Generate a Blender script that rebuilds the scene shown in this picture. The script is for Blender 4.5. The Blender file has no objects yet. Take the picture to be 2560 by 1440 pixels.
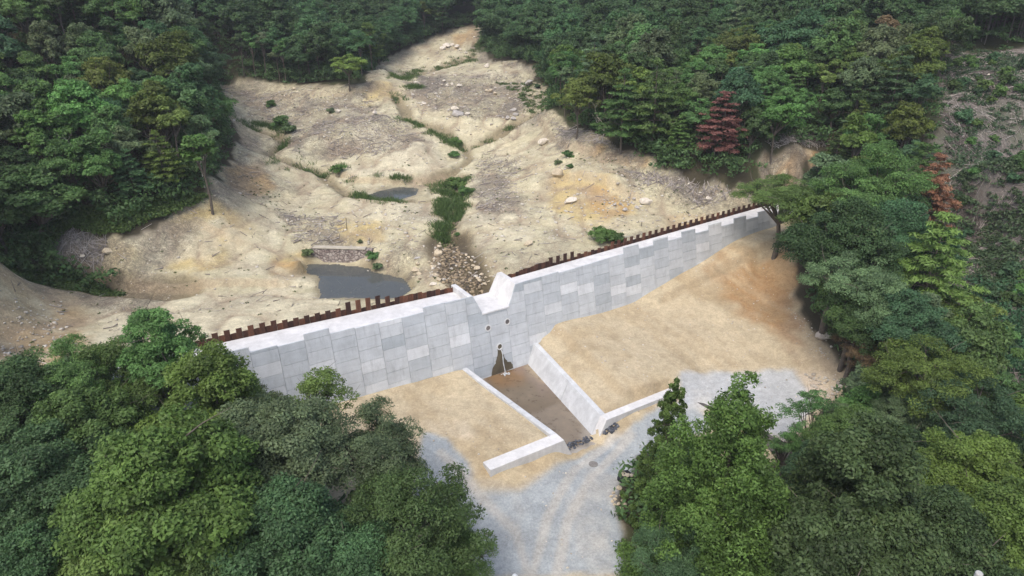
import bpy, bmesh, math, random
import numpy as np
from mathutils import Vector, Matrix
SC = bpy.context.scene
COL = SC.collection

# ---------------------------------------------------------------- camera
F_PX, PITCH, CAM_Z = 1707.0, math.radians(24.0), 24.5
cam_data = bpy.data.cameras.new("camera")
cam_data.sensor_width = 36.0
cam_data.lens = 36.0 * F_PX / 2560.0
cam_data.clip_start, cam_data.clip_end = 0.5, 2000.0
cam = bpy.data.objects.new("camera", cam_data)
cam.location = (0, 0, CAM_Z)
cam.rotation_euler = (math.radians(90) - PITCH, 0, 0)
COL.objects.link(cam)
SC.camera = cam

# ---------------------------------------------------------------- sky and sun (bright overcast)
SUN_EL, SUN_AZ = math.radians(58), math.radians(205)      # azimuth clockwise from +Y
w = bpy.data.worlds.new("World")
SC.world = w
w.use_nodes = True
nt = w.node_tree
bg = nt.nodes["Background"]
sky = nt.nodes.new("ShaderNodeTexSky")
sky.sky_type = 'NISHITA'
sky.sun_disc = False
sky.sun_elevation = SUN_EL
sky.sun_rotation = SUN_AZ
sky.air_density, sky.dust_density, sky.ozone_density = 1.0, 4.0, 1.0
nt.links.new(sky.outputs[0], bg.inputs[0])
bg.inputs[1].default_value = 0.15
sl = bpy.data.lights.new("sun", 'SUN')
sl.energy, sl.angle, sl.color = 1.0, math.radians(28), (1.0, 0.97, 0.93)
so_ = bpy.data.objects.new("sun", sl)
d_ = Vector((math.sin(SUN_AZ) * math.cos(SUN_EL), math.cos(SUN_AZ) * math.cos(SUN_EL), math.sin(SUN_EL)))
so_.rotation_euler = d_.to_track_quat('Z', 'Y').to_euler()
so_.location = d_ * 200
COL.objects.link(so_)
SC.view_settings.view_transform = 'Standard'
SC.view_settings.look = 'None'
SC.view_settings.gamma = 1.0
SC.view_settings.exposure = 0.72
SC.render.engine = 'CYCLES'
SC.cycles.max_bounces = 5
SC.cycles.diffuse_bounces = 3
SC.cycles.glossy_bounces = 2
SC.cycles.transmission_bounces = 3
SC.cycles.transparent_max_bounces = 6

# ---------------------------------------------------------------- helpers
rng = np.random.default_rng(7)

def tag(o, label=None, cat=None, group=None, kind=None):
    if label: o["label"] = label
    if cat: o["category"] = cat
    if group: o["group"] = group
    if kind: o["kind"] = kind
    return o

def empty(name, loc=(0, 0, 0), rz=0.0, label=None, cat=None, group=None):
    o = bpy.data.objects.new(name, None)
    o.empty_display_size = 0.3
    COL.objects.link(o)
    o.location = loc
    o.rotation_euler = (0, 0, rz)
    return tag(o, label, cat, group)

def link(name, me, mat=None, parent=None, loc=None):
    o = bpy.data.objects.new(name, me)
    COL.objects.link(o)
    if mat is not None and len(me.materials) == 0:
        me.materials.append(mat)
    if parent is not None: o.parent = parent
    if loc is not None: o.location = loc
    return o

def mesh_np(name, V, loops, sizes, attrs=None, smooth=False):
    """mesh from flat arrays; attrs = {name: (domain, float array)}"""
    me = bpy.data.meshes.new(name)
    V = np.asarray(V, np.float32); loops = np.asarray(loops, np.int32); sizes = np.asarray(sizes, np.int32)
    me.vertices.add(len(V)); me.vertices.foreach_set("co", V.ravel())
    me.loops.add(len(loops)); me.loops.foreach_set("vertex_index", loops)
    me.polygons.add(len(sizes))
    st = np.concatenate([[0], np.cumsum(sizes)[:-1]]).astype(np.int32)
    me.polygons.foreach_set("loop_start", st)
    me.polygons.foreach_set("loop_total", sizes)
    if smooth: me.polygons.foreach_set("use_smooth", np.ones(len(sizes), bool))
    me.update(calc_edges=True)
    for k, (dom, arr) in (attrs or {}).items():
        a = me.attributes.new(k, 'FLOAT', dom)
        a.data.foreach_set("value", np.asarray(arr, np.float32))
    return me

class MB:
    """collects convex pieces into one mesh"""
    def __init__(s): s.V = []; s.F = []; s.A = []
    def add(s, V, F, a=0.0):
        b = len(s.V); s.V += [tuple(v) for v in V]; s.F += [tuple(i + b for i in f) for f in F]; s.A += [a] * len(F)
    def hexa(s, B, T, a=0.0):
        """4 bottom corners (ccw seen from above) and 4 top corners"""
        s.add(list(B) + list(T), [(3, 2, 1, 0), (4, 5, 6, 7), (0, 1, 5, 4), (1, 2, 6, 5), (2, 3, 7, 6), (3, 0, 4, 7)], a)
    def tube(s, P, R, n=7, a=0.0, cap=True):
        P = [Vector(p) for p in P]; b = len(s.V)
        for i, p in enumerate(P):
            d = (P[min(i + 1, len(P) - 1)] - P[max(i - 1, 0)]).normalized()
            u = d.orthogonal().normalized() if abs(d.z) > .9 else d.cross(Vector((0, 0, 1))).normalized()
            v = d.cross(u)
            for k in range(n):
                t = 2 * math.pi * k / n
                s.V.append(tuple(p + (u * math.cos(t) + v * math.sin(t)) * R[i]))
        for i in range(len(P) - 1):
            for k in range(n):
                k2 = (k + 1) % n
                s.F.append((b + i * n + k, b + i * n + k2, b + (i + 1) * n + k2, b + (i + 1) * n + k)); s.A.append(a)
        if cap:
            s.F.append(tuple(b + k for k in range(n))[::-1]); s.A.append(a)
            s.F.append(tuple(b + (len(P) - 1) * n + k for k in range(n))); s.A.append(a)
    def mesh(s, name, smooth=False):
        me = bpy.data.meshes.new(name)
        me.from_pydata(s.V, [], s.F); me.update()
        at = me.attributes.new("tint", 'FLOAT', 'FACE'); at.data.foreach_set("value", np.array(s.A, np.float32))
        if smooth: me.polygons.foreach_set("use_smooth", np.ones(len(me.polygons), bool))
        return me
    def build(s, name, mat, parent=None, smooth=False, bevel=0):
        o = link(name, s.mesh(name, smooth), mat, parent)
        if bevel:
            m = o.modifiers.new("bevel", 'BEVEL'); m.width = bevel; m.segments = 2; m.limit_method = 'ANGLE'
        return o

# --- lattice value noise
_T = np.random.default_rng(3).random((256, 256)).astype(np.float64)
def vnoise(x, y):
    xi = np.floor(x).astype(int); yi = np.floor(y).astype(int)
    fx = x - xi; fy = y - yi
    fx = fx * fx * (3 - 2 * fx); fy = fy * fy * (3 - 2 * fy)
    a = _T[xi % 256, yi % 256]; b = _T[(xi + 1) % 256, yi % 256]
    c = _T[xi % 256, (yi + 1) % 256]; d = _T[(xi + 1) % 256, (yi + 1) % 256]
    return (a * (1 - fx) + b * fx) * (1 - fy) + (c * (1 - fx) + d * fx) * fy - 0.5
def fbm(x, y, s, o=4):
    r = 0; a = 1
    for k in range(o):
        r = r + a * vnoise(x / s + 13.7 * k, y / s + 7.1 * k); s *= .5; a *= .5
    return r
def sstep(a, b, x):
    t = np.clip((x - a) / (b - a), 0, 1); return t * t * (3 - 2 * t)

# ---------------------------------------------------------------- survey: sight lines from the camera station to world points
CP, SP = math.cos(PITCH), math.sin(PITCH)
def ray(u, v):
    x = (u - 1280) / F_PX; y = -(v - 720) / F_PX
    return np.array([x, CP + y * SP, -SP + y * CP])
def atz(u, v, z):
    r = ray(u, v); t = (z - CAM_Z) / r[2]
    return np.array([0, 0, CAM_Z]) + t * r
def atd(u, v, d):
    r = ray(u, v); return np.array([0, 0, CAM_Z]) + r * (d / math.hypot(r[0], r[1]))
def proj(p):
    p = np.asarray(p, float); X = p[..., 0]; Y = p[..., 1]; Z = p[..., 2] - CAM_Z
    zc = Y * CP - Z * SP; yc = Y * SP + Z * CP
    zc = np.maximum(zc, 1e-3)
    return 1280 + F_PX * X / zc, 720 - F_PX * yc / zc

# dam frame: s along the crest, o upstream
AZ = math.radians(57.5)
E = np.array([math.sin(AZ), math.cos(AZ)]); N = np.array([-math.cos(AZ), math.sin(AZ)])
O = np.array([-1.337, 50.663])
def D(s, o, z): return (O[0] + E[0] * s + N[0] * o, O[1] + E[1] * s + N[1] * o, z)
def SO(x, y):
    dx = np.asarray(x) - O[0]; dy = np.asarray(y) - O[1]
    return dx * E[0] + dy * E[1], dx * N[0] + dy * N[1]

# ---------------------------------------------------------------- terrain control points (sight line, height)
UP = [ # pond and sand flat
 (755,690,-1.35),(830,655,-1.4),(1000,690,-1.35),(1025,722,-1.3),(800,722,-1.35),(900,738,-1.4),(890,690,-2.0),(950,705,-2.0),(840,680,-1.9),(760,672,-1.2),
 (690,700,-.85),(735,720,-1.1),(600,780,-.3),(300,745,0.1),(100,790,.6),(450,830,.0),(700,790,-.5),(850,765,-.9),(0,850,1.4),(200,850,1.0),(0,720,1.0),(560,705,-.25),(280,705,.15),(420,712,-.1),
 # stone bed
 (1195,735,-.35),(1165,690,-.45),(1135,650,-.25),(1125,605,0.1),(1130,540,.5),(1138,490,1.0),(1085,690,.35),(1060,625,.6),(1222,700,.55),(1190,645,.8),(1250,665,1.0),(1165,560,1.1),(1100,560,.95),(1000,640,.2),(990,675,-.7),(1040,690,-.3),(945,640,.1),
 # right plain
 (1300,600,1.3),(1450,590,1.5),(1600,560,1.8),(1750,520,2.0),(1900,500,2.5),(1400,500,2.3),(1250,520,1.6),(1500,500,2.6),(1530,450,4.2),(1420,440,3.7),(1600,480,3.0),
 (1300,400,3.6),(1200,460,2.2),(1230,400,3.2),(1000,600,.5),(900,600,.45),(800,600,.5),(900,555,1.0),(800,560,1.0),(1050,515,1.3),(1080,560,.95),
 # small pond
 (980,485,1.25),(930,495,1.35),(1030,478,1.35),(880,490,1.6),(850,472,1.7),(1080,497,1.6),(1050,455,1.7),(900,458,1.7),(990,505,1.6),(960,515,1.5),
 # mounds
 (1000,420,2.9),(950,360,4.7),(1050,370,4.5),(870,390,3.4),(720,370,4.8),(800,330,5.9),(950,290,7.0),(700,330,5.1),(680,382,3.6),(800,428,2.2),(640,330,5.6),(600,300,6.6),
 (1120,400,2.7),(1150,370,3.6),(1080,310,5.6),(1015,270,6.9),(1060,330,5.2),(1200,330,5.2),(1250,340,4.7),(1300,280,6.8),(1150,290,6.8),(1200,240,8.2),(1300,230,8.4),(1100,215,8.8),
 (700,250,7.6),(850,240,8.1),(600,262,7.2),(560,212,8.8),(900,222,9.0),(1000,250,7.6),(960,170,11.2),(1040,165,9.6),(1130,180,9.8),(1000,200,9.0),(1190,150,10.6),(1130,130,12.0),(1190,80,14.5),(1260,160,10.9),
 # left bank
 (590,372,5.0),(740,525,1.2),(600,480,3.2),(530,497,4.4),(650,430,3.7),(580,400,5.0),(380,560,4.0),(500,530,3.6),(300,600,3.3),(170,590,3.9),(130,630,2.4),(60,690,1.5),(650,600,1.0),(750,640,.4),(560,650,.6),(400,650,1.1),(250,660,1.3),(700,560,1.1),
 (0,600,4.2),(0,400,8.2),(0,250,12.5),(200,500,6.3),(300,400,8.2),(300,250,12.5),(500,420,7.0),(540,290,9.5),(500,200,12.5),
 # right bank
 (1350,290,6.8),(1400,340,6.0),(1480,335,7.2),(1640,420,5.4),(1800,465,4.3),(1550,375,6.2),(1420,250,9.5),(1600,330,8.0),(1880,440,5.0),(1930,455,4.0),(1960,420,5.8),(2000,455,4.6),(2000,330,8.76),(1900,360,8.1),(1750,380,7.2),(1918,379,7.35),(2045,378,7.35),(1918,428,5.45),(2045,428,5.45),(2065,348,8.4),(1918,345,8.45),(1982,378,7.37),(1982,428,5.45),(2065,458,4.55),(1985,345,8.45),
]
FAR = [(0,100,100),(200,100,100),(400,100,104),(550,100,132),(800,100,150),(700,20,180),(1000,60,176),(1000,0,215),(400,0,150),(0,0,122),(-300,100,90),(-300,300,65),
 (1500,150,125),(1700,250,100),(1700,100,135),(1700,0,165),(2000,200,104),(2000,100,125),(2000,0,150),(2250,100,120),(2250,0,140),(2330,300,86),(1400,60,170),(1200,20,225),
 (2500,130,114),(2400,250,95),(2500,400,78),(2700,400,76),(2700,200,100),(2500,0,150),(2700,0,150)]
DN = [(910,990,-3.75),(1040,955,-3.95),(1165,920,-4.1),(1345,857,-3.8),(1385,830,-3.2),(1500,787,-3.0),(1590,763,-3.1),(1705,690,-1.7),(1850,600,.25),(1940,577,.5),(1970,570,.9),
 (1320,905,-4.6),(600,1010,-2.6),(450,960,-1.0),(300,1000,.0),(150,1050,.5),(0,1000,1.6),(-150,950,2.2),
 (1100,960,-4.15),(1000,1080,-4.5),(1200,1080,-4.45),(1300,1070,-4.5),(1380,1092,-4.55),(1220,1155,-4.6),(1150,1160,-4.9),(1080,1150,-5.2),(1200,1250,-5.7),(1350,1250,-5.8),(1330,1150,-5.2),(1405,1128,-6.05),(1480,1104,-6.1),(1535,1080,-5.5),(1570,1040,-4.9),(1450,1170,-6.0),
 (1300,1400,-6.4),(1450,1400,-6.4),(1540,1230,-5.7),(1560,1350,-5.9),(900,1200,-5.4),(600,1200,-4.9),(300,1200,-3.6),(0,1200,-1.8),(0,1440,-4.5),(600,1440,-6.5),(1000,1440,-6.6),
 (1400,930,-3.95),(1500,1035,-4.5),(1480,985,-4.25),(1580,990,-4.4),(1388,838,-3.3),(1440,880,-3.4),(1500,930,-3.55),(1560,985,-3.9),(1600,960,-3.9),(1420,878,-3.85),(1535,985,-4.35),(1700,900,-3.9),(1600,800,-3.2),(1750,850,-3.5),(1900,880,-3.9),(1750,920,-4.6),(1850,935,-4.7),(1990,925,-4.5),(1850,1010,-5.1),(2000,1000,-5.0),(2100,950,-4.2),
 (1800,682,-1.5),(1760,705,-2.0),(1880,640,-.2),(1900,690,-1.9),(1960,650,-.1),(1950,770,-2.6),(2010,850,-3.2),(1860,1062,-5.2),(1950,1100,-5.3),(1800,1035,-5.2),(1850,1110,-6.5),(1930,1150,-6.6),(1790,1080,-6.4),(2100,1060,-5.2),(1720,1010,-5.2),(1650,1060,-5.6),
 (2330,500,4.4),(2330,600,2.0),(2200,750,-1.1),(2150,880,-2.6),(2050,700,-.3),(2100,560,2.8),(2450,600,2.1),(2560,500,3.7),(2500,800,-.6),(2560,1000,-3.1),(2560,1200,-5.2),(2560,1440,-7.3),(2700,700,1.0),(2700,1000,-2.8),(2200,1200,-6.0),(2400,1150,-5.2),(2000,1400,-7),(2400,1400,-7),(1700,1400,-6.4),(2200,1000,-4.4)]
def ctl(lst): return [tuple(atz(*p)) for p in lst]
far = [tuple(atd(*p)) for p in FAR]
anch = [(-260,300,75),(-120,300,62),(0,320,46),(120,300,58),(260,300,75),(-260,120,40),(-260,20,20),(260,120,45),(260,20,15),(40,260,30),(0,430,85),(-260,430,110),(260,430,110),(-150,200,44),(160,200,44)]
PU = np.array(ctl(UP) + far + anch + [D(s, 1.0, z) for s, z in ((-36, 2.4), (43, 3.0), (20, 1.4), (32, 1.7))])
PD = np.array(ctl(DN) + far + anch + [D(s, 1.0, z) for s, z in ((-36, 2.4), (43, 3.0))] + [D(s, -.9, z) for s, z in ((-24, -1.5), (-30, .2), (38, .8))] + [(-40, 12, -3), (0, 8, -7), (40, 10, -8), (-20, 15, -6.5), (20, 15, -7.5), (-90, 20, 6), (90, 30, 4)])
def rbf_fit(P, lam=.02):
    X = P[:, :2]; n = len(X)
    d = np.linalg.norm(X[:, None] - X[None], axis=2) + 0.0
    A = np.zeros((n + 3, n + 3)); A[:n, :n] = -d - lam * np.eye(n)
    Q = np.c_[np.ones(n), X]; A[:n, n:] = Q; A[n:, :n] = Q.T
    return X, np.linalg.solve(A, np.r_[P[:, 2], 0, 0, 0])
def rbf_eval(f, x, y):
    X, c = f; x = np.asarray(x, float).ravel(); y = np.asarray(y, float).ravel(); out = np.empty(len(x))
    for a in range(0, len(x), 20000):
        xx = x[a:a + 20000]; yy = y[a:a + 20000]
        d = np.sqrt((xx[:, None] - X[:, 0]) ** 2 + (yy[:, None] - X[:, 1]) ** 2 + .12)
        out[a:a + 20000] = -d @ c[:-3] + c[-3] + c[-2] * xx + c[-1] * yy
    return out
FU, FD = rbf_fit(PU), rbf_fit(PD)
def H0(x, y):
    """ground height without the small relief"""
    x = np.asarray(x, float); sh = x.shape; x = x.ravel(); y = np.asarray(y, float).ravel()
    s, o = SO(x, y)
    ext = np.maximum(np.maximum(-31 - s, s - 40), 0)
    k = sstep(0, 6, ext)
    t = sstep(0.5 - 6 * k, 2.4 + 6 * k, o)
    return (rbf_eval(FU, x, y) * t + rbf_eval(FD, x, y) * (1 - t)).reshape(sh)
def relief(x, y):
    s, o = SO(x, y)
    amp = np.where(o > 2.6, 1.0, .22)
    far_ = sstep(95, 150, y)
    return amp * (.14 * fbm(x, y, 6.0, 3) + .075 * fbm(x, y, 1.6, 4)) + far_ * 2.0 * fbm(x, y, 22, 2)
POND_Z, POOL_Z = -1.3, 1.5
def HG(x, y): return H0(x, y) + relief(np.asarray(x, float), np.asarray(y, float))
_ts = np.concatenate([np.linspace(18, 110, 300), np.linspace(110.6, 330, 200)])
def G(u, v):
    """where the sight line meets the ground"""
    r = ray(u, v); r = r / np.linalg.norm(r)
    P = np.array([0, 0, CAM_Z]) + _ts[:, None] * r
    h = P[:, 2] - HG(P[:, 0], P[:, 1])
    i = np.argmax(h < 0)
    if h[i] >= 0: return P[-1]
    a = h[i - 1] / (h[i - 1] - h[i]) if i else 0
    p = P[i - 1] + (P[i] - P[i - 1]) * a
    return np.array([p[0], p[1], HG(p[0:1], p[1:2])[0]])
def Gpoly(pts): return np.array([G(u, v)[:2] for u, v in pts])
def sdist(poly, x, y, closed=True):
    """signed distance (positive inside) to a polygon in plan; plain distance to a path when open"""
    n = len(poly); best = np.full(len(x), 1e9); ins = np.zeros(len(x), bool)
    for i in range(n if closed else n - 1):
        a = poly[i]; b = poly[(i + 1) % n]; d = b - a; L = d @ d + 1e-9
        t = np.clip(((x - a[0]) * d[0] + (y - a[1]) * d[1]) / L, 0, 1)
        best = np.minimum(best, (x - a[0] - t * d[0]) ** 2 + (y - a[1] - t * d[1]) ** 2)
        if closed:
            c = ((a[1] > y) != (b[1] > y)) & (x < (b[0] - a[0]) * (y - a[1]) / (b[1] - a[1] + 1e-12) + a[0])
            ins ^= c
    best = np.sqrt(best)
    return np.where(ins, best, -best) if closed else best
# ---------------------------------------------------------------- materials
class MT:
    def __init__(s, name):
        s.m = bpy.data.materials.new(name); s.m.use_nodes = True; s.t = s.m.node_tree
        s.b = s.t.nodes["Principled BSDF"]; s.out = s.t.nodes["Material Output"]
    def n(s, typ, **kw):
        nd = s.t.nodes.new(typ)
        for k, v in kw.items():
            if k.startswith("i_"):
                key = k[2:]; key = int(key) if key.isdigit() else key.replace("_", " ")
                if hasattr(v, "is_output") or isinstance(v, bpy.types.NodeSocket): s.t.links.new(v, nd.inputs[key])
                else: nd.inputs[key].default_value = v
            else: setattr(nd, k, v)
        return nd
    def l(s, a, b): s.t.links.new(a, b)
    def attr(s, name): return s.n("ShaderNodeAttribute", attribute_name=name)
    def pos(s): return s.n("ShaderNodeNewGeometry").outputs["Position"]
    def map(s, vec, scale): return s.n("ShaderNodeMapping", i_Vector=vec, i_Scale=scale).outputs[0]
    def noise(s, vec, scale, detail=4, rough=.6, dist=0.0):
        return s.n("ShaderNodeTexNoise", i_Vector=vec, i_Scale=scale, i_Detail=detail, i_Roughness=rough, i_Distortion=dist).outputs[0]
    def rng(s, v, a, b, c, d): return s.n("ShaderNodeMapRange", i_0=v, i_1=a, i_2=b, i_3=c, i_4=d).outputs[0]
    def math(s, op, a, b=0.0, clamp=False):
        nd = s.n("ShaderNodeMath", operation=op, use_clamp=clamp)
        for i, x in enumerate((a, b)):
            if isinstance(x, bpy.types.NodeSocket): s.l(x, nd.inputs[i])
            else: nd.inputs[i].default_value = x
        return nd.outputs[0]
    def mix(s, f, a, b, mode='MIX'):
        nd = s.n("ShaderNodeMix", data_type='RGBA', blend_type=mode)
        for i, x in ((0, f), (6, a), (7, b)):
            if isinstance(x, bpy.types.NodeSocket): s.l(x, nd.inputs[i])
            else: nd.inputs[i].default_value = x if i == 0 else (*x, 1)
        return nd.outputs[2]
    def scale(s, col, f):
        """colour times a scalar socket"""
        nd = s.n("ShaderNodeVectorMath", operation='SCALE')
        s.l(col, nd.inputs[0]) if isinstance(col, bpy.types.NodeSocket) else setattr(nd.inputs[0], "default_value", col)
        s.l(f, nd.inputs[3]); return nd.outputs[0]
    def bump(s, h, dist, strength=1.0):
        b = s.n("ShaderNodeBump", i_Height=h, i_Distance=dist, i_Strength=strength); s.l(b.outputs[0], s.b.inputs["Normal"])
    def fin(s, col=None, rough=.9, spec=.2):
        if col is not None:
            if isinstance(col, bpy.types.NodeSocket): s.l(col, s.b.inputs["Base Color"])
            else: s.b.inputs["Base Color"].default_value = (*col, 1)
        if isinstance(rough, bpy.types.NodeSocket): s.l(rough, s.b.inputs["Roughness"])
        else: s.b.inputs["Roughness"].default_value = rough
        s.b.inputs["Specular IOR Level"].default_value = spec
        return s.m

def mat_ground():
    m = MT("ground_soil"); p = m.pos()
    col = m.attr("soil").outputs["Color"]; deb = m.attr("litter").outputs["Fac"]
    n1 = m.noise(p, .55, 8, .68, .6); n2 = m.noise(p, 4.0, 6, .75)
    sy = m.attr("stony").outputs["Fac"]; n3 = m.noise(p, 1.5, 6, .7, .8); n4 = m.noise(p, 8.0, 4, .7)
    k1 = m.math('ADD', m.math('MULTIPLY', m.math('SUBTRACT', m.rng(n1, .28, .72, .72, 1.22), 1.0), m.math('ADD', m.math('MULTIPLY', sy, .7), .35)), 1.0)
    k4 = m.math('ADD', m.math('MULTIPLY', m.math('SUBTRACT', m.rng(n4, .32, .68, .66, 1.30), 1.0), m.math('ADD', m.math('MULTIPLY', sy, 1.0), .06)), 1.0)
    f = m.math('MULTIPLY', m.math('MULTIPLY', k1, k4), m.math('ADD', m.math('MULTIPLY', m.math('SUBTRACT', m.rng(n2, .25, .75, .74, 1.24), 1.0), m.math('ADD', m.math('MULTIPLY', sy, .8), .3)), 1.0))
    k3 = m.math('ADD', m.math('MULTIPLY', m.math('SUBTRACT', m.rng(n3, .33, .67, .62, 1.30), 1.0), m.math('ADD', m.math('MULTIPLY', sy, .85), .18)), 1.0)
    c = m.scale(col, m.math('MULTIPLY', f, k3))
    # dry twig litter: thin streaks lying in changing directions
    warp = m.n("ShaderNodeVectorMath", operation='ADD')
    m.l(p, warp.inputs[0]); wn = m.n("ShaderNodeTexNoise", i_Vector=p, i_Scale=.35, i_Detail=2.0)
    sc = m.n("ShaderNodeVectorMath", operation='SCALE'); m.l(wn.outputs["Color"], sc.inputs[0]); sc.inputs[3].default_value = 7.0
    m.l(sc.outputs[0], warp.inputs[1])
    st = m.noise(m.map(warp.outputs[0], (1.1, 4.6, 2.0)), 1.6, 5, .7)
    dk = m.math('MULTIPLY', m.rng(st, .44, .64, 0, 1), deb, True)
    c = m.mix(m.math('MULTIPLY', dk, .75), c, (.135, .112, .098))
    lt = m.math('MULTIPLY', m.rng(st, .40, .28, 0, 1), deb, True)
    c = m.mix(m.math('MULTIPLY', lt, .55), c, (.46, .42, .37))
    # small stones
    vo = m.n("ShaderNodeTexVoronoi", i_Vector=p, i_Scale=2.6, i_Randomness=1.0)
    sel = m.math('GREATER_THAN', m.n("ShaderNodeSeparateColor", i_0=vo.outputs["Color"]).outputs[0], .72)
    peb = m.math('MULTIPLY', m.math('MULTIPLY', m.math('LESS_THAN', vo.outputs["Distance"], .17), sel), m.attr("stony").outputs["Fac"])
    c = m.mix(m.math('MULTIPLY', peb, .8), c, (.58, .54, .47))
    h = m.math('ADD', m.math('MULTIPLY', n2, .6), m.math('ADD', m.math('MULTIPLY', st, m.math('MULTIPLY', deb, 1.2)), m.math('MULTIPLY', peb, .6)))
    h = m.math('ADD', h, m.math('MULTIPLY', n3, m.math('ADD', sy, .15)))
    m.bump(h, .13, .9)
    return m.fin(c, .95, .1)

def mat_panels():
    m = MT("precast_panel_concrete"); p = m.pos()
    t = m.attr("tint").outputs["Fac"]
    ramp = m.n("ShaderNodeValToRGB", i_0=t); e = ramp.color_ramp.elements
    e[0].position = 0; e[0].color = (.375, .410, .430, 1); e[1].position = 1; e[1].color = (.70, .715, .725, 1)
    for q, c in ((.3, (.46, .49, .51)), (.6, (.525, .55, .565)), (.85, (.58, .60, .61))):
        x = e.new(q); x.color = (*c, 1)
    a = m.noise(m.map(p, (1, 1, .45)), .9, 7, .65, .4); b = m.noise(m.map(p, (.5, .5, 2.6)), 1.3, 5, .6); fine = m.noise(p, 14, 3, .6)
    f = m.math('MULTIPLY', m.math('MULTIPLY', m.rng(a, .3, .7, .88, 1.1), m.rng(b, .3, .7, .93, 1.06)), m.rng(fine, .3, .7, .95, 1.05))
    drip = m.noise(m.map(p, (2.6, 2.6, .10)), 1.3, 5, .7, .3)
    f = m.math('MULTIPLY', f, m.rng(drip, .52, .74, 1.0, .80))
    m.bump(fine, .01, .5)
    return m.fin(m.scale(ramp.outputs[0], f), .75, .25)

def mat_concrete(name, c, var=.12, rough=.8):
    m = MT(name); p = m.pos()
    a = m.noise(p, .8, 8, .65, .5); b = m.noise(p, 9, 4, .6); dr = m.noise(m.map(p, (2.2, 2.2, .18)), 1.2, 4, .6)
    f = m.math('MULTIPLY', m.math('MULTIPLY', m.rng(a, .3, .7, 1 - var, 1 + var), m.rng(b, .3, .7, .95, 1.05)), m.rng(dr, .3, .7, 1 - var * .5, 1 + var * .4))
    m.bump(b, .012, .5)
    return m.fin(m.scale(c, f), rough, .25)

def mat_tint(name, c0, c1, rough=.85, nscale=3.0, var=.3, spec=.2, bump=.03):
    """two colours blended by the mesh's own tint, mottled in space"""
    m = MT(name); p = m.n("ShaderNodeTexCoord").outputs["Object"]
    c = m.mix(m.attr("tint").outputs["Fac"], c0, c1)
    a = m.noise(p, nscale, 7, .7, .4)
    m.bump(a, bump, .8)
    return m.fin(m.scale(c, m.rng(a, .28, .72, 1 - var, 1 + var)), rough, spec)

def mat_rock(name, c):
    m = MT(name); g = m.n("ShaderNodeTexCoord").outputs["Object"]; oi = m.n("ShaderNodeObjectInfo")
    a = m.noise(g, 1.4, 8, .7, .6); b = m.noise(g, 6, 4, .6)
    k = m.n("ShaderNodeVectorMath", operation='MULTIPLY'); k.inputs[0].default_value = c; m.l(oi.outputs["Color"], k.inputs[1])
    cc = m.scale(k.outputs[0], m.math('MULTIPLY', m.rng(a, .3, .7, .72, 1.18), m.rng(b, .3, .7, .88, 1.1)))
    m.bump(m.math('ADD', a, m.math('MULTIPLY', b, .3)), .12, .8)
    return m.fin(cc, .9, .15)

def mat_leaf():
    """leaf colour comes from the object colour of each crown, varied leaf by leaf"""
    m = MT("leaf"); oi = m.n("ShaderNodeObjectInfo"); t = m.attr("tint").outputs["Fac"]
    c = m.scale(oi.outputs["Color"], m.rng(t, 0, 1, .62, 1.75))
    c = m.mix(m.rng(t, .80, 1.0, 0, .35), c, (.105, .120, .030))
    hs = m.n("ShaderNodeHueSaturation", i_Color=c, i_Hue=m.rng(oi.outputs["Random"], 0, 1, .482, .514), i_Value=m.rng(oi.outputs["Random"], 0, 1, .86, 1.36))
    m.l(hs.outputs[0], m.b.inputs["Base Color"])
    m.b.inputs["Roughness"].default_value = .55; m.b.inputs["Specular IOR Level"].default_value = .28
    tr = m.n("ShaderNodeBsdfTranslucent"); m.l(hs.outputs[0], tr.inputs[0])
    mx = m.n("ShaderNodeMixShader"); mx.inputs[0].default_value = .36
    m.l(m.b.outputs[0], mx.inputs[1]); m.l(tr.outputs[0], mx.inputs[2]); m.l(mx.outputs[0], m.out.inputs[0])
    return m.m

def mat_water(name, c, rough=.03):
    """murky water: what lies below shows a little, the sky mirrors on top"""
    m = MT(name); n = m.noise(m.pos(), 1.3, 3, .5); m.bump(n, .006, .3)
    m.fin(c, rough, .5); m.b.inputs["IOR"].default_value = 1.33
    tr = m.n("ShaderNodeBsdfTransparent"); tr.inputs[0].default_value = (.62, .60, .48, 1)
    mx = m.n("ShaderNodeMixShader"); mx.inputs[0].default_value = .66
    m.l(tr.outputs[0], mx.inputs[1]); m.l(m.b.outputs[0], mx.inputs[2]); m.l(mx.outputs[0], m.out.inputs[0])
    return m.m

M = dict(
    ground=mat_ground(), panel=mat_panels(),
    crest=mat_concrete("new_crest_concrete", (.60, .595, .585), .15), cast=mat_concrete("cast_concrete", (.52, .535, .545), .18),
    joint=mat_concrete("dark_joint_mortar", (.20, .21, .22), .1), oldcon=mat_concrete("weathered_dark_concrete", (.17, .155, .145), .35),  # joint mortar is a plain dark grey
    bark=mat_tint("bark", (.085, .07, .055), (.16, .14, .12), .95, 4, .3), greybark=mat_tint("grey_stem_bark", (.13, .115, .10), (.24, .22, .20), .9, 4, .2), palebark=mat_tint("pale_dead_wood", (.30, .27, .24), (.46, .43, .39), .9, 4, .2),
    rust=mat_tint("rusted_steel", (.050, .026, .020), (.135, .060, .036), .8, 3, .45), rock=mat_rock("granite_rock", (.56, .50, .41)),
    leaf=mat_leaf(), pond=mat_water("pond_water_surface", (.125, .135, .132)), black=mat_tint("black_netting", (.02, .021, .025), (.05, .052, .06), .7),
    steel=mat_tint("galvanised_steel", (.3, .31, .32), (.42, .43, .44), .5), pvc=mat_concrete("pipe_concrete", (.60, .60, .59), .05),
)

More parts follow.
